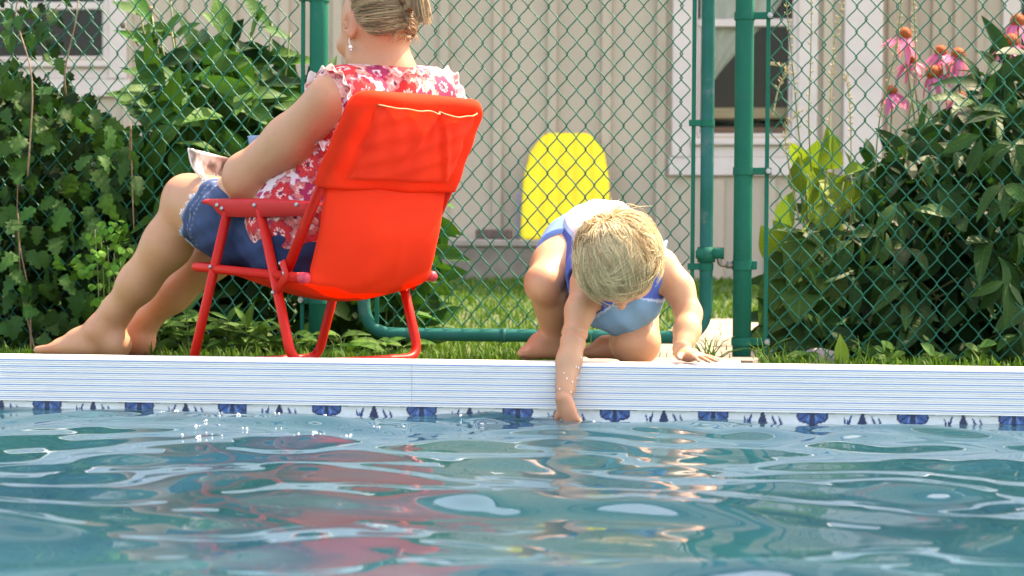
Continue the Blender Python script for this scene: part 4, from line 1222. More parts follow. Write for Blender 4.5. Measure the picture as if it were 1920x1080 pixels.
# ------------------------------------------------------------------ soft bodies: blended fields turned into one skin
class Field:
    def __init__(s, lo, hi, h):
        s.lo = np.asarray(lo, float); s.h = h
        s.n = np.ceil((np.asarray(hi, float) - s.lo) / h).astype(int) + 1
        s.g = [(s.lo[a] + h * np.arange(s.n[a])).astype(np.float32) for a in range(3)]
        s.F = np.full(s.n, .25, np.float32)
    def win(s, lo, hi):
        i0 = np.clip(np.floor((np.asarray(lo) - s.lo) / s.h).astype(int), 0, s.n - 1)
        i1 = np.clip(np.ceil((np.asarray(hi) - s.lo) / s.h).astype(int) + 1, 1, s.n)
        sl = tuple(slice(a, b) for a, b in zip(i0, i1))
        X, Y, Z = np.meshgrid(s.g[0][sl[0]], s.g[1][sl[1]], s.g[2][sl[2]], indexing='ij', sparse=True)
        return sl, X, Y, Z
    def _put(s, sl, d, k, sub=False):
        f = s.F[sl]
        if sub:
            a, b = f, -d
            h = np.maximum(k - np.abs(a - b), 0) / k
            s.F[sl] = np.maximum(a, b) + h * h * k * .25
        else:
            h = np.maximum(k - np.abs(f - d), 0) / k
            s.F[sl] = np.minimum(f, d) - h * h * k * .25
    def cap(s, a, b, ra, rb, k=.02, flat=None, fs=1.0, sub=False):
        a, b = np.asarray(a, float), np.asarray(b, float); r = max(ra, rb) * 1.02 + k + 2 * s.h
        sl, X, Y, Z = s.win(np.minimum(a, b) - r, np.maximum(a, b) + r)
        ab = b - a; L2 = float(ab @ ab) + 1e-9
        px_, py_, pz_ = X - a[0], Y - a[1], Z - a[2]
        t = np.clip((px_ * ab[0] + py_ * ab[1] + pz_ * ab[2]) / L2, 0, 1)
        qx, qy, qz = px_ - t * ab[0], py_ - t * ab[1], pz_ - t * ab[2]
        d2 = qx * qx + qy * qy + qz * qz
        if flat is not None:
            n = unit(flat); q = qx * n[0] + qy * n[1] + qz * n[2]; d2 = d2 + q * q * (fs * fs - 1)
            d = (np.sqrt(d2) - (ra + t * (rb - ra))) / (1 + .5 * (fs - 1))
        else: d = np.sqrt(d2) - (ra + t * (rb - ra))
        s._put(sl, d.astype(np.float32), k, sub); return s
    def chain(s, pts, rs, k=.02, **kw):
        for i in range(len(pts) - 1): s.cap(pts[i], pts[i + 1], rs[i], rs[i + 1], k, **kw)
        return s
    def ell(s, c, ax, rad, k=.02, sub=False):
        c = np.asarray(c, float); rad = np.asarray(rad, float); r = rad.max() + k + 2 * s.h
        sl, X, Y, Z = s.win(c - r, c + r)
        k0 = k1 = 0
        for e, q in zip(ax, rad):
            p = (X - c[0]) * e[0] + (Y - c[1]) * e[1] + (Z - c[2]) * e[2]
            k0 = k0 + (p / q) ** 2; k1 = k1 + (p / (q * q)) ** 2
        k0 = np.sqrt(k0); d = k0 * (k0 - 1) / (np.sqrt(k1) + 1e-6)
        s._put(sl, d.astype(np.float32), k, sub); return s
    def cut(s, p, n, k=.004):
        """keep the side that n points away from"""
        n = unit(n); X, Y, Z = np.meshgrid(*s.g, indexing='ij', sparse=True)
        d = ((X - p[0]) * n[0] + (Y - p[1]) * n[1] + (Z - p[2]) * n[2]).astype(np.float32)
        h = np.maximum(k - np.abs(s.F - d), 0) / k
        s.F = np.maximum(s.F, d) + h * h * k * .25; return s
    def warp(s, fn):
        X, Y, Z = np.meshgrid(*s.g, indexing='ij', sparse=True); s.F = s.F + fn(X, Y, Z).astype(np.float32); return s
    def mesh(s):
        F = s.F; I = F < 0
        c = I[:-1, :-1, :-1].astype(np.int8)
        cnt = sum(I[i:F.shape[0] - 1 + i, j:F.shape[1] - 1 + j, k:F.shape[2] - 1 + k].astype(np.int8) for i in (0, 1) for j in (0, 1) for k in (0, 1))
        act = np.argwhere((cnt > 0) & (cnt < 8))
        idx = np.full(cnt.shape, -1, np.int32); idx[tuple(act.T)] = np.arange(len(act))
        cor = {(i, j, k): F[act[:, 0] + i, act[:, 1] + j, act[:, 2] + k] for i in (0, 1) for j in (0, 1) for k in (0, 1)}
        acc = np.zeros((len(act), 3)); num = np.zeros(len(act))
        for a in range(3):
            o = [q for q in range(3) if q != a]
            for p in (0, 1):
                for q in (0, 1):
                    c0 = [0, 0, 0]; c0[o[0]] = p; c0[o[1]] = q; c1 = list(c0); c1[a] = 1
                    f0, f1 = cor[tuple(c0)], cor[tuple(c1)]
                    m = (f0 < 0) != (f1 < 0); t = np.where(m, f0 / (f0 - f1 + 1e-12), 0)
                    pt = np.tile(np.array(c0, float), (len(act), 1)); pt[:, a] = t
                    acc += pt * m[:, None]; num += m
        V = s.lo + (act + acc / np.maximum(num, 1)[:, None]) * s.h
        Q = []
        for a in range(3):
            o1, o2 = [(1, 2), (2, 0), (0, 1)][a]
            sl0 = [slice(1, -1)] * 3; sl0[a] = slice(0, -1); sl1 = list(sl0); sl1[a] = slice(1, None)
            A0, A1 = I[tuple(sl0)], I[tuple(sl1)]
            for flip in (False, True):
                e = np.argwhere((A0 & ~A1) if not flip else (~A0 & A1))
                off = np.ones(3, int); off[a] = 0; e = e + off
                def cell(d1, d2):
                    q = e.copy(); q[:, o1] -= d1; q[:, o2] -= d2; return idx[tuple(q.T)]
                quad = np.stack([cell(1, 1), cell(0, 1), cell(0, 0), cell(1, 0)], 1)
                Q.append(quad[:, ::-1] if flip else quad)
        Q = np.concatenate(Q); Q = Q[(Q >= 0).all(1)]
        return V, Q
def normals_of(V, Q):
    n = np.cross(V[Q[:, 2]] - V[Q[:, 0]], V[Q[:, 3]] - V[Q[:, 1]]); out = np.zeros_like(V)
    for c in range(4): np.add.at(out, Q[:, c], n)
    return out / (np.linalg.norm(out, axis=1)[:, None] + 1e-12)
def relax(V, Q, n=2, f=.5):
    for _ in range(n):
        acc = np.zeros_like(V); cnt = np.zeros(len(V))
        for a in range(4):
            b = (a + 1) % 4
            np.add.at(acc, Q[:, a], V[Q[:, b]]); np.add.at(cnt, Q[:, a], 1)
            np.add.at(acc, Q[:, b], V[Q[:, a]]); np.add.at(cnt, Q[:, b], 1)
        V = V + f * (acc / np.maximum(cnt, 1)[:, None] - V)
    return V
def hand(S, w, d, n, side, L=.18, curl=(.35, .5, .4), spread=.12, thumb=(.7, .75, -.15), rad=1.0, k=.006, fr_=1.0, fan=1.0):
    """palm, four unequal jointed fingers and a thumb; d along the hand, n out of its back, side puts the thumb"""
    d = unit(d); n = unit(np.asarray(n) - d * np.dot(n, d)); lat = np.cross(d, n) * side
    w = np.asarray(w, float)
    S.cap(w - d * .02 * L, w + d * .18 * L, .13 * L * rad, .17 * L * rad, k * 2, flat=n, fs=1.35)
    for o in (-.12, -.03, .06, .13):
        S.cap(w + d * .12 * L + lat * o * .6 * L, w + d * .46 * L + lat * o * L * 1.1, .085 * L * rad, .066 * L * rad, k * 2.5, flat=n, fs=1.15)
    tips = []
    for o, ln, sp in ((.155, .40, 1.0), (.055, .455, .3), (-.05, .42, -.4), (-.145, .33, -1.1)):
        p = w + d * .47 * L + lat * o * L * fan; dd = unit(d + lat * spread * sp)
        ang = 0; rr = .050 * L * rad * fr_
        for seg, (fr, c) in enumerate(zip((.46, .30, .24), curl)):
            ang += c; v = dd * math.cos(ang) - n * math.sin(ang)
            q = p + v * ln * L * fr
            S.cap(p, q, rr, rr * .9, k * .8); p = q; rr *= .9
        tips.append((p, v, n * math.cos(ang) + dd * math.sin(ang), rr))
    p = w + d * .10 * L + lat * .12 * L; v = unit(d * thumb[0] + lat * thumb[1] + n * thumb[2]); rr = .068 * L * rad
    for fr in (.20, .17, .13):
        q = p + v * L * fr; S.cap(p, q, rr, rr * .85, k * 1.5); p = q; rr *= .85; v = unit(v + d * .25 - n * .08)
    tips.append((p, v, unit(lat + n), rr))
    return tips
def strands(name, paths, r, mat, parent, taper=.35, cols=None):
    VV, FF, o = [], [], 0; CC = []
    for si, P in enumerate(paths):
        if cols is not None: CC.append(np.tile(cols[si], (3 * len(P), 1)))
        P = np.asarray(P); m = len(P)
        T = np.gradient(P, axis=0); T /= np.linalg.norm(T, axis=1)[:, None] + 1e-9
        ref = np.where(np.abs(T[:, 2:3]) < .9, A(0, 0, 1)[None], A(1, 0, 0)[None])
        u = np.cross(T, ref); u /= np.linalg.norm(u, axis=1)[:, None] + 1e-9; v = np.cross(T, u)
        R = (r * (1 - (1 - taper) * np.linspace(0, 1, m) ** 2))[:, None]
        V = np.stack([P + R * u, P + R * (-.5 * u + .866 * v), P + R * (-.5 * u - .866 * v)], 1).reshape(-1, 3)
        i = np.arange(m - 1)[:, None] * 3
        q = np.concatenate([i + np.array([[0, 1, 4, 3]]), i + np.array([[1, 2, 5, 4]]), i + np.array([[2, 0, 3, 5]])])
        VV.append(V); FF.append(q + o); o += len(V)
    return part(name, np.concatenate(VV), np.concatenate(FF), mat, parent, True, None, np.concatenate(CC) if CC else None)
def ruffle(name, base, out, nrm, width, amp, cycles, mat, parent, col=None, closed=True, seed=0):
    """frilled ribbon: base line, flare direction and wave direction per point"""
    r = np.random.default_rng(seed); m = len(base); rows = 5; V = []; cc = []
    ph = np.cumsum(1 + .5 * r.random(m)); ph = ph / ph[-1] * cycles * 2 * math.pi
    for i in range(m):
        for j in range(rows):
            t = j / (rows - 1)
            V.append(base[i] + out[i] * width * t * (1 + .2 * math.sin(ph[i] * .5)) + nrm[i] * amp * t * math.sin(ph[i]))
            cc.append(t)
    f = []
    for i in range(m if closed else m - 1):
        i2 = (i + 1) % m
        for j in range(rows - 1): f.append((i * rows + j, i2 * rows + j, i2 * rows + j + 1, i * rows + j + 1))
    V = np.array(V); C = None if col is None else col(V, np.array(cc))
    return part(name, V, f, mat, parent, True, None, C)

m_skin = pbr("skin_woman", (.43, .215, .120), .47, attr=True, sss=.12, bump=.05, bscale=350, spec=.35, dirt=(.33, .14, .09, .4), dirt_scale=45)
m_skinb = pbr("skin_boy", (.48, .255, .145), .44, attr=True, sss=.12, bump=.05, bscale=400, spec=.35, dirt=(.42, .17, .10, .4), dirt_scale=28)
m_nail = pbr("nail", (.60, .36, .30), .3)

def skin_cols(V, base, red, spots, seed=0):
    """skin tone that is ruddier over joints, fingers and toes, with broad mottling"""
    w = np.zeros(len(V))
    for c, rad, amt in spots: w = np.maximum(w, amt * np.exp(-np.sum((V - np.asarray(c)) ** 2, 1) / (rad * rad)))
    m = np.sin(V[:, 0] * 43 + 2 * np.sin(V[:, 2] * 31 + seed)) * np.sin(V[:, 1] * 37 + V[:, 2] * 29 + seed) + .6 * np.sin(V[:, 0] * 117 + V[:, 2] * 91) * np.sin(V[:, 1] * 103 + 1)
    w = np.clip(w + .09 * m, -.15, 1)[:, None]
    return np.asarray(base) * (1 - w) + np.asarray(red) * w
# ------------------------------------------------------------------ the seated woman
def woman():
    pel = W(612, 452, .335); ls = W(615, 183, .175); rs = W(822, 182, .44)
    nb = (ls + rs) / 2 + A(.005, 0, .028); Hc = W(708, 46, .31)
    R_ = unit(rs - ls); U_ = unit((nb - pel)); U_ = unit(U_ - R_ * np.dot(U_, R_)); F_ = np.cross(U_, R_)
    ax = (R_, F_, U_)
    root = thing("person", "woman in a sleeveless floral blouse and denim shorts reading in the red chair", "person", A(pel[0], pel[1], float(gz(pel[0], pel[1]))))
    # --- body
    S = Field((-1.30, -.06, -.06), (-.05, 1.02, .90), .0046)
    chest = (ls + rs) / 2 - U_ * .13 + F_ * .02; belly = pel * .55 + chest * .45 + F_ * .025
    S.ell(pel, ax, (.165, .115, .105), .05).ell(belly, ax, (.140, .115, .13), .05).ell(chest, ax, (.145, .10, .15), .05)
    for s in (-1, 1): S.ell(chest + F_ * .085 + R_ * s * .07 - U_ * .03, ax, (.066, .06, .066), .04)
    S.cap(ls + R_ * .04, rs - R_ * .04, .050, .050, .05)
    for q, s in ((ls, 1), (rs, -1)): S.cap(nb - U_ * .015, q + R_ * s * .03, .045, .045, .05)
    S.chain([nb - U_ * .06, nb + U_ * .03, Hc - A(0, 0, .055) + A(.02, -.012, 0)], [.054, .048, .047], .03)
    Fh = unit(A(-.70, .68, -.20)); Rh = unit(np.cross(Fh, A(0, 0, 1))); Uh = np.cross(Rh, Fh); hx_ = (Rh, Fh, Uh)
    S.ell(Hc + Uh * .01, hx_, (.071, .090, .090), .02)
    S.ell(Hc + Fh * .030 - Uh * .050, hx_, (.058, .058, .070), .03)
    S.cap(Hc + Fh * .060 - Uh * .108, Hc + Fh * .066 - Uh * .100, .022, .022, .03)
    for s in (-1, 1):
        S.cap(Hc + Fh * .02 + Rh * s * .055 - Uh * .075, Hc + Fh * .06 - Uh * .105, .018, .016, .03)
        S.ell(Hc + Fh * .072 + Rh * s * .036 - Uh * .03, hx_, (.024, .02, .02), .02)
        S.ell(Hc + Fh * .096 + Rh * s * .031 - Uh * .002, hx_, (.015, .010, .009), .008, sub=True)
        e0 = Hc + Rh * s * .071 - Fh * .004 - Uh * .006
        S.ell(e0 + Rh * s * .006, (unit(Rh * s + Fh * -.5), unit(Fh + Rh * s * .5), Uh), (.0065, .018, .031), .006)
        S.ell(e0 + Rh * s * .013 + Fh * .003 + Uh * .004, hx_, (.007, .010, .018), .004, sub=True)
        S.cap(e0 + Rh * s * .004 - Uh * .024 + Fh * .003, e0 + Rh * s * .004 - Uh * .030 + Fh * .004, .0075, .006, .006)
    S.cap(Hc + Fh * .088 + Uh * .002, Hc + Fh * .106 - Uh * .036, .008, .0125, .012)
    S.cap(Hc + Fh * .088 + Rh * .016 - Uh * .066, Hc + Fh * .088 - Rh * .016 - Uh * .066, .008, .008, .010)
    # left arm: shoulder, elbow on the armrest, forearm going away to the magazine
    el = W(462, 330, .285); wr = W(470, 330, .515)
    mid = ls * .5 + el * .5 + A(.006, 0, -.006)
    S.chain([ls + A(0, 0, -.004), mid, el], [.044, .0485, .0465], .03)
    S.chain([el, el * .6 + wr * .4 + A(0, 0, .004), wr], [.0455, .042, .028], .02)
    S.cap(el + A(-.006, -.012, -.012), el + A(.0, -.005, .005), .030, .034, .03)
    tl = hand(S, wr, unit(A(-.45, .75, .15)), unit(A(.55, .35, .8)), 1, .172, (.5, .6, .4))
    # right arm, reaching round to the cup
    er = W(640, 385, .70); wr2 = W(556, 322, .635)
    S.chain([rs, rs * .5 + er * .5, er], [.055, .054, .046], .03)
    S.chain([er, er * .55 + wr2 * .45, wr2], [.045, .042, .028], .02)
    tr = hand(S, wr2, unit(A(-.85, .05, .25)), unit(A(.1, .9, .35)), -1, .170, (.55, .65, .5), thumb=(.8, .3, -.5))
    # legs
    hl, kl, al = W(572, 440, .285), W(356, 376, .545), W(194, 620, .625)
    hr, kr, ar = W(650, 440, .47), W(452, 402, .70), W(240, 634, .76)
    for h_, k_, a_, kr_ in ((hl, kl, al, 0), (hr, kr, ar, 1)):
        S.chain([h_, h_ * .5 + k_ * .5 + A(0, 0, -.008), k_ + (h_ - k_) * .12], [.098, .088, .064], .05)
        S.cap(k_ + (h_ - k_) * .12, k_, .062, .055, .03)
        S.cap(k_ + (h_ - k_) * .10 + A(0, 0, -.03), k_ + (h_ - k_) * .45 + A(0, 0, -.035), .048, .070, .04)
        sh = a_ - k_; bk = unit(A(.6, -.15, -.25)); bk = unit(bk - unit(sh) * np.dot(bk, unit(sh)))
        S.chain([k_, k_ + sh * .30 + bk * .014, k_ + sh * .62 + bk * .006, k_ + sh * .86, a_], [.052, .0545, .043, .033, .033], .03)
        S.ell(k_ + unit(A(-.8, .2, .3)) * .018, (A(1, 0, 0), A(0, 1, 0), A(0, 0, 1)), (.040, .042, .044), .03)
    def foot(a_, dirx, g):
        d = unit(dirx); s_ = np.cross(d, A(0, 0, 1)); heel = A(a_[0], a_[1], g + .028) - d * .042
        S.cap(a_, heel + A(0, 0, .006), .034, .030, .03)
        S.cap(heel, heel + d * .02, .028, .028, .02)
        S.chain([a_ + d * .004 - A(0, 0, .004), a_ + d * .07 + A(0, 0, -.030), A(a_[0], a_[1], g + .024) + d * .125], [.034, .030, .020], .03)
        for o in (-.026, -.008, .010, .026):
            S.cap(heel + d * .06 + s_ * o * .7 - A(0, 0, .006), A(a_[0], a_[1], g + .018) + d * .125 + s_ * o, .020, .015, .02)
        for i, o in enumerate((-.031, -.013, .003, .018, .031)):
            b_ = A(a_[0], a_[1], g + .017) + d * (.135 - .010 * max(0, i - 1)) + s_ * o; rr = (.0125, .0095, .009, .0085, .008)[i]
            S.cap(b_, b_ + d * (.040, .042, .036, .030, .024)[i] - A(0, 0, .004), rr, rr * .85, .008)
        for s in (-1, 1): S.ell(a_ + s_ * s * .028 - A(0, 0, .004), (d, s_, A(0, 0, 1)), (.013, .010, .013), .015)
    foot(al, A(-.93, .35, 0), float(gz(al[0], al[1])) - .006)
    foot(ar, A(-.93, .35, 0), float(gz(ar[0], ar[1])))
    V, Q = S.mesh(); V = relax(V, Q, 2, .5)
    body = part("body", V, Q, m_skin, root, True, None, skin_cols(V, (.45, .228, .128), (.46, .165, .095), [(el + A(-.02, -.03, -.03), .05, .55), (kl, .07, .35), (kr, .07, .35), (al, .06, .4), (al + A(-.14, .04, -.05), .06, .6), (ar, .07, .5), (Hc - Rh * .08, .035, .7), (nb, .07, .3), (ls, .05, .35), (wr, .08, .4)]))
    nl = MB()
    for p, v, nn, r_ in tl + tr:
        c = p + unit(nn) * r_ * .8; nl.add(*ball(c, r_ * .55, 6, 4))
    o = nl.build("fingernail", m_nail, body, True); o["kind"] = "stuff"
    eb = MB()
    # --- shorts
    T = Field((-.98, .05, .02), (-.12, 1.0, .52), .0050)
    T.ell(pel - U_ * .01, ax, (.172, .122, .108), .05)
    hems = []
    for h_, k_ in ((hl, kl), (hr, kr)):
        e_ = h_ + (k_ - h_) * .90
        T.chain([h_, h_ * .5 + k_ * .5 + A(0, 0, -.008), e_ + A(0, 0, -.008)], [.108, .100, .090], .05)
        hems.append((h_ + (k_ - h_) * .74, unit(unit(k_ - h_) + A(0, 0, .48))))
    T.warp(lambda X, Y, Z: .0030 * np.sin(X * 75 + Z * 60) * np.sin(Y * 60 - Z * 45) + .0020 * np.sin(X * 40 - Z * 130))
    for h_, k_ in ((hl, kl), (hr, kr)):
        T.chain([h_ * .55 + k_ * .45, k_], [.079, .060], .004, sub=True)
    # each leg is cut square at its own hem
    for (p_, n_), (h_, k_) in zip(hems, ((hl, kl), (hr, kr))):
        X, Y, Z = np.meshgrid(*T.g, indexing='ij', sparse=True)
        d = (X - p_[0]) * n_[0] + (Y - p_[1]) * n_[1] + (Z - p_[2]) * n_[2]
        ax_ = k_ - h_; t = np.clip(((X - h_[0]) * ax_[0] + (Y - h_[1]) * ax_[1] + (Z - h_[2]) * ax_[2]) / float(ax_ @ ax_), 0, 1.3)
        rad_ = np.sqrt((X - h_[0] - t * ax_[0]) ** 2 + (Y - h_[1] - t * ax_[1]) ** 2 + (Z - h_[2] - t * ax_[2]) ** 2)
        near = rad_ < .125
        T.F = np.where(near, np.maximum(T.F, d.astype(np.float32)), T.F)
    T.cut(pel + U_ * .045, U_)
    V, Q = T.mesh(); V = relax(V, Q, 1, .5)
    base = A(.017, .036, .095); C = np.tile(base, (len(V), 1))
    wv = .5 + .5 * np.sin(V[:, 0] * 31 + 2 * np.sin(V[:, 2] * 23)) * np.sin(V[:, 2] * 37 + V[:, 1] * 11)
    C = C * (1 + .35 * (wv[:, None] - .5))
    up_ = np.clip((V[:, 2] - (pel[2] - .02)) / .12, 0, 1) * np.clip((-.62 - V[:, 0]) / .25 + .6, 0, 1)
    C = C * (1 - .35 * up_[:, None]) + A(.09, .14, .24) * .35 * up_[:, None] + 0
    for p_, n_ in hems:
        dd = -((V - p_) @ n_); m = np.exp(-(np.clip(dd, 0, 1) / .007) ** 2)[:, None] * (dd[:, None] > -.02) * (dd[:, None] < .05)
        C = C * (1 - m * .75) + A(.30, .38, .50) * m * .75
        st = (np.abs(dd - .052) < .0022) & (np.sin(V[:, 2] * 700) > -.4)
        C[st] = C[st] * .5 + A(.3, .33, .38) * .5
    m_den = pbr("denim", (1, 1, 1), .85, attr=True, bump=.25, bscale=700, spec=.15)
    sho = part("shorts", V, Q, m_den, root, True, None, C)
    r = np.random.default_rng(2); pth = []
    for p_, n_ in hems:
        dd = np.abs((V - p_) @ n_); ring = V[(dd < .004)]
        ring = ring[np.linalg.norm(ring - p_, axis=1) < .13]
        for q in ring[r.integers(0, len(ring), 500)]:
            l = r.uniform(.004, .012); o_ = unit(q - p_)
            pth.append([q - n_ * .004 + o_ * .001, q + n_ * l * .5 + o_ * .002 + r.normal(0, .0015, 3), q + n_ * l + r.normal(0, .003, 3)])
    fr = strands("frayed_hem", pth, .0009, pbr("denim_fray", (.30, .37, .47), .9, None, irand=(.46, .52, .60)), sho)
    fr["kind"] = "stuff"
    # --- blouse
    B = Field((-.62, -.06, .10), (-.02, .75, .70), .0036)
    B.ell(pel + U_ * .03 + F_ * .02, ax, (.186, .145, .13), .05).ell(belly, ax, (.155, .130, .14), .05).ell(chest, ax, (.158, .113, .158), .05)
    for s in (-1, 1): B.ell(chest + F_ * .088 + R_ * s * .07 - U_ * .03, ax, (.072, .066, .07), .04)
    B.cap(ls + R_ * .045, rs - R_ * .045, .061, .061, .05)
    for q, s in ((ls, 1), (rs, -1)): B.cap(nb - U_ * .022, q + R_ * s * .035, .052, .054, .05)
    B.warp(lambda X, Y, Z: .0020 * np.sin(X * 60 + Z * 25) * np.sin(Y * 45 + Z * 15) + .0022 * np.sin(X * 30 - Z * 95 + Y * 20) * np.clip((.42 - Z) * 4, 0, 1))
    B.cut(pel - U_ * .060 + F_ * .0, unit(-U_ + F_ * .28), .006)
    B.cap(nb - U_ * .03 - F_ * .02, nb - F_ * .022 + A(0, 0, .012), .058, .050, .04)
    B.cap(nb + A(0, 0, .052) + F_ * .030, Hc + A(0, 0, .02), .056, .056, .01, sub=True)
    V, Q = B.mesh(); V = relax(V, Q, 1, .4); Nn = normals_of(V, Q)
    def floral(V, Nn, seed=4):
        r = np.random.default_rng(seed)
        C = np.tile(A(.66, .56, .59), (len(V), 1))
        def layer(mind, nmax, rad, cols, petals, outline, core, prob=1.0):
            cent = []
            for i in r.permutation(len(V))[:26000]:
                if not cent or np.min(np.sum((V[cent] - V[i]) ** 2, 1)) > mind * mind: cent.append(i)
                if len(cent) >= nmax: break
            for i in cent:
                if r.random() > prob: continue
                n = Nn[i]; u = unit(np.cross(n, A(.3, .2, 1))); v = np.cross(n, u)
                R0 = r.uniform(*rad); d = V - V[i]; near = np.where(np.sum(d * d, 1) < (R0 * 1.2) ** 2)[0]
                if not len(near): continue
                x, y = d[near] @ u, d[near] @ v; rr = np.hypot(x, y); aa = np.arctan2(y, x) + r.uniform(0, 6.3)
                np_ = petals[int(r.integers(len(petals)))]; lim = R0 * (.72 + .28 * np.abs(np.cos(aa * np_ / 2)))
                c = A(*cols[int(r.integers(len(cols)))]); ins = rr < lim
                C[near[ins]] = c
                if outline is not None:
                    C[near[ins & (rr > lim - .0028)]] = A(*outline)
                    C[near[ins & (np.abs(np.sin(aa * np_ / 2)) < .12) & (rr > .3 * R0)]] = c * .55
                if core:
                    C[near[(rr < .42 * R0) & (np.sin(aa * 11) > .35)]] = A(.80, .62, .62)
                    C[near[rr < .17 * R0]] = A(.12, .01, .04)
        layer(.0165, 1500, (.007, .012), [(.30, .012, .09), (.42, .02, .14), (.62, .20, .16), (.38, .02, .05)], [3, 4, 2], None, False, .9)
        layer(.036, 420, (.021, .029), [(.62, .25, .20), (.66, .34, .30), (.58, .16, .14), (.62, .22, .22)], [6, 7, 5], (.33, .06, .09), True, .9)
        layer(.064, 110, (.028, .040), [(.56, .014, .02), (.60, .03, .035), (.34, .012, .08)], [6, 7], (.28, .008, .03), True, .85)
        return C
    m_blo = pbr("floral_cotton", (1, 1, 1), .8, attr=True, transl=.12, bump=.1, bscale=600)
    blo = part("blouse", V, Q, m_blo, root, True, None, floral(V, Nn))
    def fcol(V, t):
        r = np.random.default_rng(8); C = np.tile(A(.80, .70, .70), (len(V), 1))
        m = np.sin(V[:, 0] * 170 + 2) * np.sin(V[:, 1] * 140 + 1) * np.sin(V[:, 2] * 190)
        C[m > .25] = A(.60, .10, .14); C[m < -.35] = A(.62, .25, .22); C[t > .92] = A(.82, .76, .80)
        return C
    # frills round the arm holes and the neckline
    for q, s, eb_ in ((ls, 1, el), (rs, -1, er)):
        c = q + R_ * s * .008 + A(0, 0, -.020); n_ = -R_ * s
        e1 = U_; e2 = F_; base, out, nr = [], [], []
        for a in np.linspace(0, 2 * math.pi, 150, endpoint=False):
            dirr = e1 * math.cos(a) * .074 + e2 * math.sin(a) * .066
            base.append(c + dirr); out.append(unit(n_ * .75 + unit(dirr) * .55)); nr.append(unit(unit(dirr) - n_ * .4))
        ruffle("arm_frill", base, out, nr, .020, .0065, 15, m_blo, blo, fcol, True, 3)
    base, out, nr = [], [], []
    cN = nb + F_ * .004 + A(0, 0, .026); nk = unit(Hc - nb + A(.02, -.02, 0)); kr1 = unit(R_ - nk * np.dot(R_, nk)); kf1 = np.cross(nk, kr1)
    for a in np.linspace(0, 2 * math.pi, 170, endpoint=False):
        dirr = kr1 * math.cos(a) * .066 + kf1 * math.sin(a) * .064
        base.append(cN + dirr + nk * (-.006 - .04 * max(0, math.sin(a)) - .012 * abs(math.cos(a)))); out.append(unit(unit(dirr) * .85 + nk * .30)); nr.append(nk)
    ruffle("neck_frill", base, out, nr, .026, .006, 17, m_blo, blo, fcol, True, 5)
    # --- hair
    m_hair = pbr("hair_blond_dark", (.19, .12, .062), .38, None, irand=(.52, .385, .225), spec=.45)
    m_hair0 = pbr("hair_under", (.17, .105, .055), .6, (.26, .17, .09), 60, stretch=(1, 1, 1))
    rad = A(.071, .090, .090); Hs = Hc + Uh * .01
    def sc(n, e): return Hs + (Rh * n[0] * (rad[0] + e) + Fh * n[1] * (rad[1] + e) + Uh * n[2] * (rad[2] + e))
    def hairy(n):            # is this direction of the head covered by hair?
        return n[1] < .62 + .2 * n[2] and n[2] > -.50 + 1.15 * smst(-.45, .22, n[1]) and not (n[1] > .15 and n[2] < .45)
    V, f = ball((0, 0, 0), 1.0, 56, 40)
    V2 = np.array([sc(n, .004) for n in V]); f2 = [q for q in f if all(hairy(V[i]) for i in q)]
    hair = part("hair", V2, f2, m_hair0, root, True)
    r = np.random.default_rng(9); bunn = unit(A(.10, -.97, .10)); paths = []
    while len(paths) < 3200:
        n = unit(r.normal(0, 1, 3))
        if not hairy(n): continue
        end = unit(A(.10, -.97, np.clip(n[2] * .75 - .02, -.34, .8)) + r.normal(0, .05, 3)); m = 11; P = []
        sag = r.uniform(0, .10) * (1 if n[2] < .5 else .3); lift = r.uniform(.002, .0085)
        for t in np.linspace(0, 1, m):
            q = unit(n * (1 - t) + end * t + A(0, 0, -sag * math.sin(math.pi * t)) + A(.0, 0, 0))
            P.append(sc(q, .003 + lift * math.sin(math.pi * min(1, t * 1.15)) ** .6 + .006 * t))
        paths.append(P)
    hc = []
    for P in paths:
        q = np.asarray(P[0]) - Hs; t_ = .5 + .32 * math.sin(q @ Uh * 210 + 5 * math.sin(q @ Rh * 60)) + r.normal(0, .20)
        hc.append(A(.15, .09, .045) * (1 - np.clip(t_, 0, 1)) + A(.55, .41, .24) * np.clip(t_, 0, 1))
    m_hv = pbr("hair_blond_streaked", (1, 1, 1), .38, attr=True, spec=.45)
    strands("hair_strands", paths, .00088, m_hv, hair, cols=hc)["kind"] = "stuff"
    # twisted knot held by a clip, the ends falling over it
    B0 = sc(bunn, .014); bk = -Fh; paths = []
    for k in range(520):
        a = r.uniform(0, 6.28); w_ = r.uniform(0, 1) ** .5
        off = (Rh * math.cos(a) * .015 + bk * math.sin(a) * .010) * w_
        top = B0 + Uh * (.075 + r.normal(0, .006)) + bk * .022 + off
        end = B0 - Uh * r.uniform(.035, .062) + bk * (.034 + r.normal(0, .004)) + off * 1.3 + Rh * .008
        paths.append(smooth_path([B0 + off * .8 - Uh * .02, B0 + Uh * .035 + bk * .012 + off, top, B0 + Uh * .035 + bk * .040 + off * 1.2, end], 4))
    for k in range(240):
        a0 = r.uniform(0, 6.28); P = []
        rr = r.uniform(.014, .030)
        for t in np.linspace(0, 1, 9):
            a = a0 + t * 2.4
            P.append(B0 + Uh * .018 + (Rh * math.cos(a) * rr * .8 + Uh * math.sin(a) * rr * 1.3) + bk * (.020 - rr * .35 + .004 * math.sin(a * 3)))
        paths.append(P)
    for k in range(34):      # loose wisps at the nape and the temple
        n = unit(A(r.normal(0, .5), -.75, -.50)) if k < 44 else unit(A(-.85, .35, .25))
        p = sc(n, .004); d = unit(A(r.normal(0, .4), r.normal(0, .4), -.7)) * r.uniform(.008, .03) * (1 if k < 44 else 1.4)
        paths.append(smooth_path([p, p + d * .4 + unit(p - Hs) * .008, p + d + r.normal(0, .006, 3)], 5))
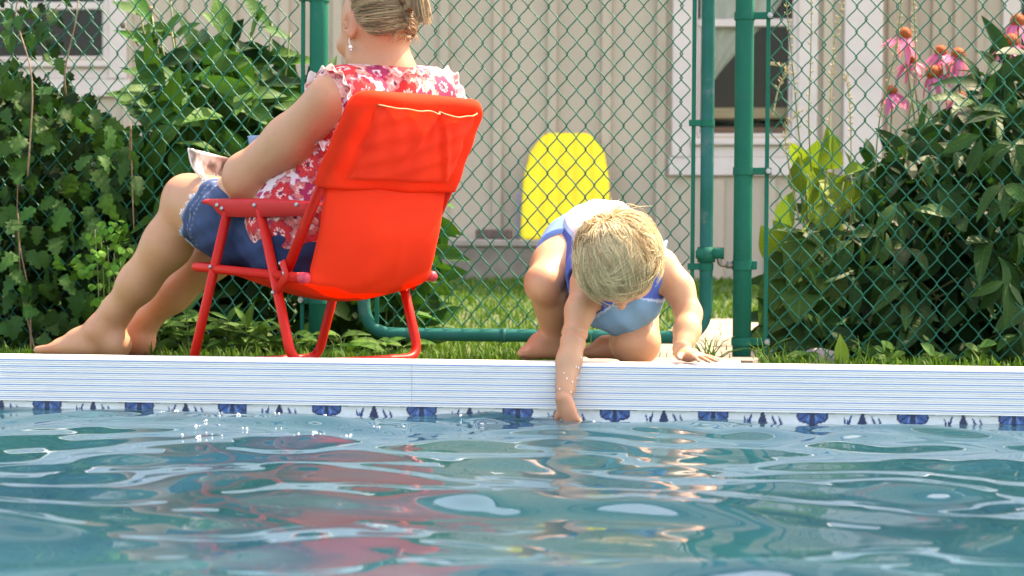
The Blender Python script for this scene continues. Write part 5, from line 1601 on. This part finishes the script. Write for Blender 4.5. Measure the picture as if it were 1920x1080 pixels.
    strands("hair_knot", paths, .0009, m_hair, hair)["kind"] = "stuff"
    cl = MB()
    for s in (-1, 1): cl.tube(smooth_path([B0 + Rh * s * .006 + Uh * .05 + bk * .020, B0 + Rh * s * .020 + Uh * .03 + bk * .012, B0 + Rh * s * .018 - Uh * .01 + bk * .010], 5), .003, 6)
    cl.build("hair_clip", pbr("clip_brown", (.12, .05, .02), .3, (.22, .1, .04), 40), hair, True)
    er_ = Hc - Rh * .079 - Uh * .040 - Fh * .001
    ea = MB(); ea.tube(smooth_path([er_ + Uh * .006, er_ - Uh * .006 - Rh * .003, er_ - Uh * .012], 4), .0008, 5); ea.add(*ball(er_ - Uh * .017, .0050, 10, 8)); ea.add(*ball(er_ - Uh * .0235, .0024, 8, 6))
    ea.build("earring", pbr("silver", (.75, .75, .76), .2, metal=1.0), root, True)
    return dict(hl=hl, kl=kl, wr2=wr2, wr=wr)
WM = woman()

def magazine():
    m_cov = None
    m, nt, out = new_mat("magazine_cover")
    b = N(nt, "ShaderNodeBsdfPrincipled"); b.inputs["Roughness"].default_value = .25
    pos = geo_pos(nt)
    n1 = noise(nt, 16, 3, .6, scaled(nt, pos, (1, 1, .6))); n2 = noise(nt, 11, 2, .5, scaled(nt, pos, (1.3, .7, 1)))
    c = mixc(nt, ramp(nt, n1, .42, .55), (.62, .62, .62), (.03, .045, .04)); c = mixc(nt, ramp(nt, n2, .54, .66), c, (.30, .20, .17))
    nt.links.new(c, b.inputs["Base Color"]); nt.links.new(b.outputs[0], out.inputs[0]); m_cov = m
    m_pg = pbr("paper", (.76, .74, .70), .7, (.70, .68, .63), 40)
    m_bl = pbr("blue_cover", (.20, .33, .55), .45, (.50, .58, .62), 45, .45, .55)
    T0, T1, S0, S1 = W(354, 277, .43), W(468, 306, .60), W(398, 346, .46), W(474, 356, .64)
    U0, U1 = W(344, 338, .54), W(420, 338, .72)
    S0b, S1b = W(432, 357, .45), W(480, 358, .62)
    root = thing("magazine", "open magazine resting on the woman's lap", "magazine", S0)
    def sheet(name, a0, a1, b0, b1, bulge, th, mats, layers=1):
        """block of pages between the edges a (spine) and b (fore edge)"""
        nu, nv = 14, 10; V = []
        nrm = unit(np.cross(a1 - a0, b0 - a0))
        for side in (0, 1):
            for i in range(nu):
                t = i / (nu - 1)
                for j in range(nv):
                    s = j / (nv - 1); p = (a0 * (1 - s) + a1 * s) * (1 - t) + (b0 * (1 - s) + b1 * s) * t
                    V.append(p + nrm * (bulge * math.sin(math.pi * t) + (th if side else 0)))
        n = nu * nv; fq = grid_faces(nu, nv)
        f = [tuple(q) for q in fq] + [tuple(q[::-1] + n) for q in fq]; fm = [0] * len(fq) + [1] * len(fq)
        ring = [i * nv for i in range(nu)] + [(nu - 1) * nv + j for j in range(1, nv)] + [i * nv + nv - 1 for i in range(nu - 2, -1, -1)] + [j for j in range(nv - 2, 0, -1)]
        f += [(ring[(k + 1) % len(ring)], ring[k], ring[k] + n, ring[(k + 1) % len(ring)] + n) for k in range(len(ring))]; fm += [1] * len(ring)
        return part(name, V, f, mats, root, True, fm)
    sheet("raised_pages", S0, S1, T0, T1, -.016, -.004, [m_cov, m_pg])
    sheet("flat_pages", S0b, S1b, U0, U1, .006, .007, [m_pg, m_bl])
magazine()
def cup():
    c = W(494, 256, .60); h = .085; r0, r1 = .036, .027
    root = thing("cup", "light blue plastic cup behind the woman's raised arm", "cup", c - A(0, 0, h))
    n = 28; V = []
    prof_ = [(r1 * .9, -h), (r1, -h + .003), (r0, -.003), (r0 + .0015, -.001), (r0 + .0008, 0), (r0 - .0012, -.001), (r0 - .002, -.006), (r1 - .002, -h + .006), (.001, -h + .006)]
    for q, z in prof_:
        for k in range(n): a = 2 * math.pi * k / n; V.append(c + A(q * math.cos(a), q * math.sin(a), z))
    f = [(i * n + k, i * n + (k + 1) % n, (i + 1) * n + (k + 1) % n, (i + 1) * n + k) for i in range(len(prof_) - 1) for k in range(n)] + [tuple(range(n - 1, -1, -1))]
    part("wall", V, f, pbr("cup_blue", (.11, .27, .52), .4, (.14, .30, .54), 8), root, True)
cup()

# ------------------------------------------------------------------ the boy stirring the water
def boy():
    pel, chest = W(1128, 462, .40), W(1158, 522, .165)
    s1, s2 = W(1100, 535, .125), W(1243, 496, .155)           # his right (picture left) and his left shoulder
    Hc = W(1160, 486, .02); nb = W(1165, 505, .105)
    root = thing("person", "small blond boy in a blue tank top crouching and dipping his hand in the pool", "person", A(pel[0], pel[1], float(gz(pel[0], pel[1]))))
    T_ = unit(chest - pel); R_ = unit(s2 - s1); R_ = unit(R_ - T_ * np.dot(R_, T_)); D_ = np.cross(T_, R_)
    if D_[2] > 0: D_ = -D_                                      # belly side, pointing down
    ax = (R_, T_, D_)
    S = Field((-.03, -.13, -.19), (.55, .60, .40), .0028)
    S.ell(pel, ax, (.092, .085, .080), .04).ell(chest, ax, (.088, .085, .078), .04).cap(pel, chest, .082, .080, .04)
    S.cap(s1 + R_ * .02, s2 - R_ * .02, .036, .036, .03)
    S.chain([chest - D_ * .03 + T_ * .04, nb, Hc + A(0, .05, .0)], [.045, .040, .040], .03)
    Fh = unit(A(.05, .20, -1.0)); Uh = A(0, -1.0, -.20); Uh = unit(Uh - Fh * np.dot(Uh, Fh)); Rh = np.cross(Fh, Uh); hx_ = (Rh, Fh, Uh)
    S.ell(Hc, hx_, (.070, .084, .078), .02)
    S.ell(Hc + Fh * .034 - Uh * .034, hx_, (.056, .055, .056), .03)
    S.ell(Hc + Fh * .075 - Uh * .068, hx_, (.022, .018, .018), .03)
    for s in (-1, 1):
        S.ell(Hc + Fh * .060 + Rh * s * .034 - Uh * .034, hx_, (.026, .024, .024), .02)
        S.ell(Hc + Fh * .087 + Rh * s * .026 + Uh * .004, hx_, (.014, .008, .007), .006, sub=True)
        S.ell(Hc + Rh * s * .072 - Fh * .006 - Uh * .010, hx_, (.008, .016, .024), .006)
    S.cap(Hc + Fh * .082 + Uh * .006, Hc + Fh * .098 - Uh * .014, .007, .0090, .010)
    S.cap(Hc + Fh * .083 + Rh * .013 - Uh * .042, Hc + Fh * .083 - Rh * .013 - Uh * .042, .007, .007, .008)
    # right arm straight down into the water
    e1, w1 = W(1076, 632, .035), W(1058, 746, -.034)
    S.chain([s1, s1 * .5 + e1 * .5 + A(-.001, 0, 0), e1], [.032, .0275, .0245], .02)
    S.chain([e1, e1 * .6 + w1 * .4 + A(-.002, -.002, 0), w1], [.0245, .0245, .0188], .012)
    t1 = hand(S, w1 + A(0.0, -.002, -.006), unit(A(.38, -.15, -.9)), unit(A(-.45, -.85, .1)), 1, .088, (.25, .3, .2), .25, thumb=(.65, .8, .1), rad=1.12, k=.004)
    # left arm propped on the coping
    e2, w2 = W(1291, 588, .125), W(1279, 655, .055); w2[2] = .024
    S.chain([s2, s2 * .5 + e2 * .5 + A(.006, 0, .003), e2], [.031, .0290, .0265], .02)
    S.chain([e2, e2 * .55 + w2 * .45 + A(.003, 0, 0), w2 + A(0, .004, .006)], [.0270, .0265, .0205], .012)
    t2 = hand(S, w2 + A(.0, -.006, -.008), unit(A(.74, -.66, -.02)), A(.02, 0, 1), 1, .092, (.12, .14, .10), .5, thumb=(.45, .85, -.05), rad=1.25, k=.003, fr_=.82, fan=1.2)
    def groove(c, n, R0, r_):          # a crease round a limb
        n = unit(n); a_ = unit(np.cross(n, A(.3, .5, .8))); b_ = np.cross(n, a_)
        P = [np.asarray(c) + (a_ * math.cos(t) + b_ * math.sin(t)) * R0 for t in np.linspace(0, 2 * math.pi, 14)]
        for i in range(13): S.cap(P[i], P[i + 1], r_, r_, .006, sub=True)
    groove(w1 + A(0, 0, .004), w1 - e1, .0222, .0035); groove(w2 + A(0, .002, .010), w2 - e2, .0240, .0035)
    groove(e1 + A(0, 0, -.002), w1 - s1, .0280, .0035)
    # his right leg squats, his left leg kneels
    h1, k1, a1 = W(1075, 468, .41), W(1020, 532, .225), W(1034, 636, .325)
    g1 = float(gz(a1[0], a1[1])) + .018
    S.chain([h1, h1 * .5 + k1 * .5 + A(-.006, 0, 0), k1], [.062, .050, .0390], .03)
    S.chain([k1, k1 * .62 + a1 * .38 + A(.010, .022, 0), a1], [.0375, .0360, .0225], .02)
    h2, k2, a2 = W(1180, 478, .41), W(1196, 644, .185), W(1165, 652, .375)
    k2[2] = float(gz(k2[0], k2[1])) + .062; a2[2] = float(gz(a2[0], a2[1])) + .046
    S.chain([h2, h2 * .5 + k2 * .5 + A(.0, -.004, .0), k2], [.064, .054, .0445], .03)
    S.chain([k2, k2 * .6 + a2 * .4 + A(0, 0, .004), a2], [.042, .042, .024], .02)
    def foot(a_, d, g, up=A(0, 0, 1)):
        d = unit(d); s_ = np.cross(d, up)
        S.cap(a_ - d * .012, a_ - d * .018 + up * (g + .018 - a_[2]) if up[2] > .5 else a_ - d * .018, .021, .019, .015)
        b_ = A(a_[0], a_[1], g + .014) + d * .060
        S.chain([a_, (a_ + b_) / 2 + up * .006, b_], [.023, .020, .0135], .015)
        for o in (-.014, 0, .014): S.cap(a_ - d * .01 + up * (g + .018 - a_[2]) + s_ * o * .6, b_ + s_ * o, .014, .011, .012)
        for i, o in enumerate((-.0185, -.007, .003, .012, .0195)):
            q = b_ + s_ * o + d * (.006 - .003 * i); rr = (.0085, .0066, .0062, .0058, .0054)[i]
            S.cap(q, q + d * (.016, .016, .014, .012, .010)[i], rr, rr * .9, .005)
    foot(a1, A(-.85, -.5, 0), g1)
    foot(a2 + A(-.008, .01, 0), A(-.75, .10, 0), float(gz(a2[0], a2[1])) + .018)
    V, Q = S.mesh(); V = relax(V, Q, 2, .45)
    body = part("body", V, Q, m_skinb, root, True, None, skin_cols(V, (.50, .268, .155), (.52, .185, .11), [(k1, .05, .55), (k2, .05, .5), (e1, .035, .4), (e2, .04, .45), (w1 + A(.01, 0, -.05), .06, .6), (w2 + A(.04, -.02, -.01), .06, .6), (a1 + A(-.05, -.02, -.02), .06, .6), (a2, .07, .5), (Hc + Fh * .09, .04, .5)], 2))
    nl = MB()
    for p, v, nn, r_ in t1 + t2: nl.add(*ball(p + unit(nn) * r_ * .72, r_ * .5, 6, 4))
    nl.build("fingernail", m_nail, body, True)["kind"] = "stuff"
    for s in (-1, 1):
        part("eye", *ball(Hc + Fh * .0735 + Rh * s * .026 + Uh * .003, .0085, 12, 8), pbr("eye_dark", (.05, .035, .03), .15), body, True)
    # --- tank top: a loose tube of cloth, open at neck, arms and hem
    B = Field((-.03, -.02, -.02), (.50, .60, .40), .0034)
    B.ell(pel - T_ * .0, ax, (.104, .10, .092), .04).ell(chest - T_ * .005, ax, (.099, .088, .094), .04).cap(pel, chest, .094, .094, .04)
    B.cap(chest + D_ * .055 - T_ * .01, chest + D_ * .05 - T_ * .10, .058, .058, .06)
    B.cap(s1 + R_ * .030 - T_ * .008, s2 - R_ * .030 - T_ * .008, .046, .046, .03)
    B.cap(nb + A(0, .02, .02), nb + T_ * .10 - D_ * .01, .055, .07, .01, sub=True)
    B.chain([s1 - R_ * .03 + A(-.01, -.01, -.02), s1 - R_ * .002, s1 * .5 + e1 * .5], [.044, .040, .040], .008, sub=True)
    B.chain([s2 + R_ * .038, s2 + R_ * .006 + A(0, -.005, -.012), s2 * .5 + e2 * .5 + A(.01, 0, 0)], [.044, .039, .038], .008, sub=True)
    B.warp(lambda X, Y, Z: .0022 * np.sin(X * 70 + Y * 30) * np.sin(Z * 60 - Y * 25) + .0014 * np.sin(X * 120 - Y * 50 + Z * 40))
    B.cut(pel - T_ * .055, -T_, .004)
    V, Q = B.mesh(); V = relax(V, Q, 1, .4)
    rel = V - (pel + chest) / 2; x, z = rel @ R_, rel @ (-D_); al = rel @ T_
    an = np.degrees(np.arctan2(np.abs(x), z + .0))          # 0 on the back, 180 on the belly
    C = np.tile(A(.050, .115, .44), (len(V), 1))
    edge1 = 40 - 90 * np.clip(al - .06, 0, 1)
    C[an < edge1] = A(.82, .83, .82)
    C[np.abs(an - edge1 - 2) < 3.0] = A(.42, .60, .82)
    fr = (an > 126)
    C[fr] = A(.15, .32, .50)
    C[np.abs(an - 126) < 2.4] = A(.45, .62, .85)
    m_tank = pbr("tank_top_cotton", (1, 1, 1), .8, attr=True, transl=.15, bump=.1, bscale=700)
    tank = part("tank_top", V, Q, m_tank, root, True, None, C)
    def piping(c, n, ra, rb, e1_, name="piping"):
        e2_ = np.cross(n, e1_); P = [c + e1_ * math.cos(a) * ra + e2_ * math.sin(a) * rb for a in np.linspace(0, 2 * math.pi, 40)]
        part(name, *tube(P, .0035, 8, flat=1.4), pbr("piping_blue", (.22, .45, .72), .8), tank, True)
    n1 = unit(unit(e1 - s1) * .6 - R_ * .8); piping(s1 + R_ * .006 - unit(e1 - s1) * .002, n1, .043, .043, unit(np.cross(n1, T_)))
    n2 = unit(unit(e2 - s2) * .5 + R_ * .85); piping(s2 - R_ * .002 - unit(e2 - s2) * .004, n2, .044, .046, unit(np.cross(n2, T_)))
    # --- shorts
    H = Field((-.04, .14, .02), (.48, .62, .40), .0040)
    H.ell(pel - T_ * .01, ax, (.104, .095, .090), .03)
    H.chain([h1, h1 + (k1 - h1) * .42], [.076, .066], .03); H.chain([h2, h2 + (k2 - h2) * .40], [.074, .066], .03)
    H.cut(h1 + (k1 - h1) * .36, unit(unit(k1 - h1) * A(1, 1, .4)))
    V, Q = H.mesh()
    part("shorts", relax(V, Q, 1), Q, pbr("shorts_blue", (.12, .26, .62), .85, (.16, .32, .68), 30, bump=.1, bscale=500), root, True)
    # --- hair, combed out from the whorl
    m_hb = pbr("hair_blond", (.44, .31, .16), .42, None, irand=(.76, .62, .40), spec=.4)
    m_hb0 = pbr("hair_blond_under", (.34, .23, .11), .7, (.46, .32, .165), 80)
    rad = A(.070, .084, .078)
    def sc(n, e): return Hc + Rh * n[0] * (rad[0] + e) + Fh * n[1] * (rad[1] + e) + Uh * n[2] * (rad[2] + e)
    def hairy(n): return n[1] < .74 + .2 * n[2] and n[2] > -.55 and not (n[1] > .45 and n[2] < .14)
    V, f = ball((0, 0, 0), 1.0, 60, 44)
    hair = part("hair", np.array([sc(n, .005) for n in V]), [q for q in f if all(hairy(V[i]) for i in q)], m_hb0, root, True)
    r = np.random.default_rng(31)
    wd = A(-.33, -.26, .91); wh = unit(A(np.dot(wd, Rh), np.dot(wd, Fh), np.dot(wd, Uh)))
    clump = [unit(r.normal(0, 1, 3)) for _ in range(260)]; cd = [r.normal(0, .16, 3) for _ in clump]; cl_ = [r.uniform(.75, 1.15) for _ in clump]; ce = [r.uniform(.0, .012) for _ in clump]
    cv = [r.uniform(.15, .9) for _ in clump]; hcol = []
    CA = np.array(clump); paths = []
    while len(paths) < 9000:
        n = unit(r.normal(0, 1, 3))
        if not hairy(n): continue
        k = int(np.argmax(CA @ n)); ang0 = math.acos(np.clip(np.dot(n, wh), -1, 1))
        away = unit(n - wh * np.dot(n, wh)); sw = np.cross(n, away)
        d = unit(away + sw * (.55 * math.exp(-ang0 * 1.2)) + cd[k] + r.normal(0, .045, 3)); d = unit(d - n * np.dot(d, n))
        Ltot = (.066 if ang0 > .5 else .078) * (1.35 if n[1] > .25 and n[2] > .1 else 1) * cl_[k] * r.uniform(.75, 1.1); P = []; q = n.copy(); e = .003
        lift = (.0035 + ce[k]) * r.uniform(.7, 1.3) + (.010 if ang0 < .35 else 0) * r.random()
        for i in range(8):
            t = i / 7; P.append(sc(q, e + lift * math.sin(t * 2.2) + .002 * t))
            st = Ltot / 7 / .08; dd = unit(d - q * np.dot(d, q)); q = unit(q * math.cos(st) + dd * math.sin(st))
            d = unit(dd + (clump[k] - n) * .8 * t - q * 0)
        paths.append(P)
        t_ = np.clip(cv[k] + r.normal(0, .16), 0, 1); hcol.append(A(.36, .23, .10) * (1 - t_) + A(.93, .78, .49) * t_)
    for k in range(70):     # flyaway hairs
        n = unit(wh + r.normal(0, .35, 3)); p = sc(n, .004); o = unit(p - Hc); d = unit(o + r.normal(0, .6, 3) + A(0, 0, .3))
        l = r.uniform(.02, .045); paths.append(smooth_path([p, p + d * l * .5 + o * .004, p + d * l + A(r.normal(0, .01), 0, -.006)], 4))
    strands("hair_strands", paths, .00072, pbr("hair_blond_locks", (1, 1, 1), .42, attr=True, spec=.4), hair, cols=hcol + [A(.8, .64, .38)] * (len(paths) - len(hcol)))["kind"] = "stuff"
    # water drops on the wet arm
    dr = MB()
    for _ in range(14):
        t = r.uniform(.1, .95); p = e1 * (1 - t) + w1 * t; a = r.uniform(-1.2, 1.0)
        dr.add(*ball(p + A(math.sin(a), -math.cos(a), 0) * (.0300 - .0065 * t), (.0014, .0012, .0022), 6, 5))
    dr.build("water_drop", pbr("drop", (.8, .85, .9), .05, spec=.9), body, True)["kind"] = "stuff"
boy()

# small bubbles left on the water by the splashing
def bubbles():
    m, nt, out = new_mat("bubble_film")
    g = N(nt, "ShaderNodeBsdfPrincipled"); g.inputs["Base Color"].default_value = (.62, .66, .70, 1); g.inputs["Roughness"].default_value = .08
    nt.links.new(g.outputs[0], out.inputs[0])
    r = np.random.default_rng(17); mb = MB()
    for (u, v) in [(388, 797), (366, 808), (340, 822), (392, 820), (372, 825), (425, 823), (413, 792), (415, 783), (447, 787), (517, 785), (522, 803), (560, 829), (582, 824), (607, 828), (600, 830), (462, 809), (706, 800), (750, 797), (700, 790), (895, 792), (863, 783), (1015, 773), (988, 768), (1118, 783), (331, 781), (305, 777), (613, 785), (640, 812), (655, 826)]:
        d = ray(u, v); t = (WATER_Z + .002 - CAM[2]) / d[2]; p = CAM + d * t
        if p[1] > .0: p = p + (CAM - p) * .02
        z = WATER_Z + float(wave_height(np.array([p[0]]), np.array([p[1]]))[0])
        for _ in range(int(r.integers(1, 5))):
            q = r.uniform(.0010, .0027); mb.add(*ball((p[0] + r.normal(0, .005), p[1] + r.normal(0, .008), z + q * .5), q, 8, 6))
    tag(mb.build("foam_bubbles", m, None, True), "tiny white bubbles floating left of the boy's hand", "bubbles", None, "stuff")
bubbles()
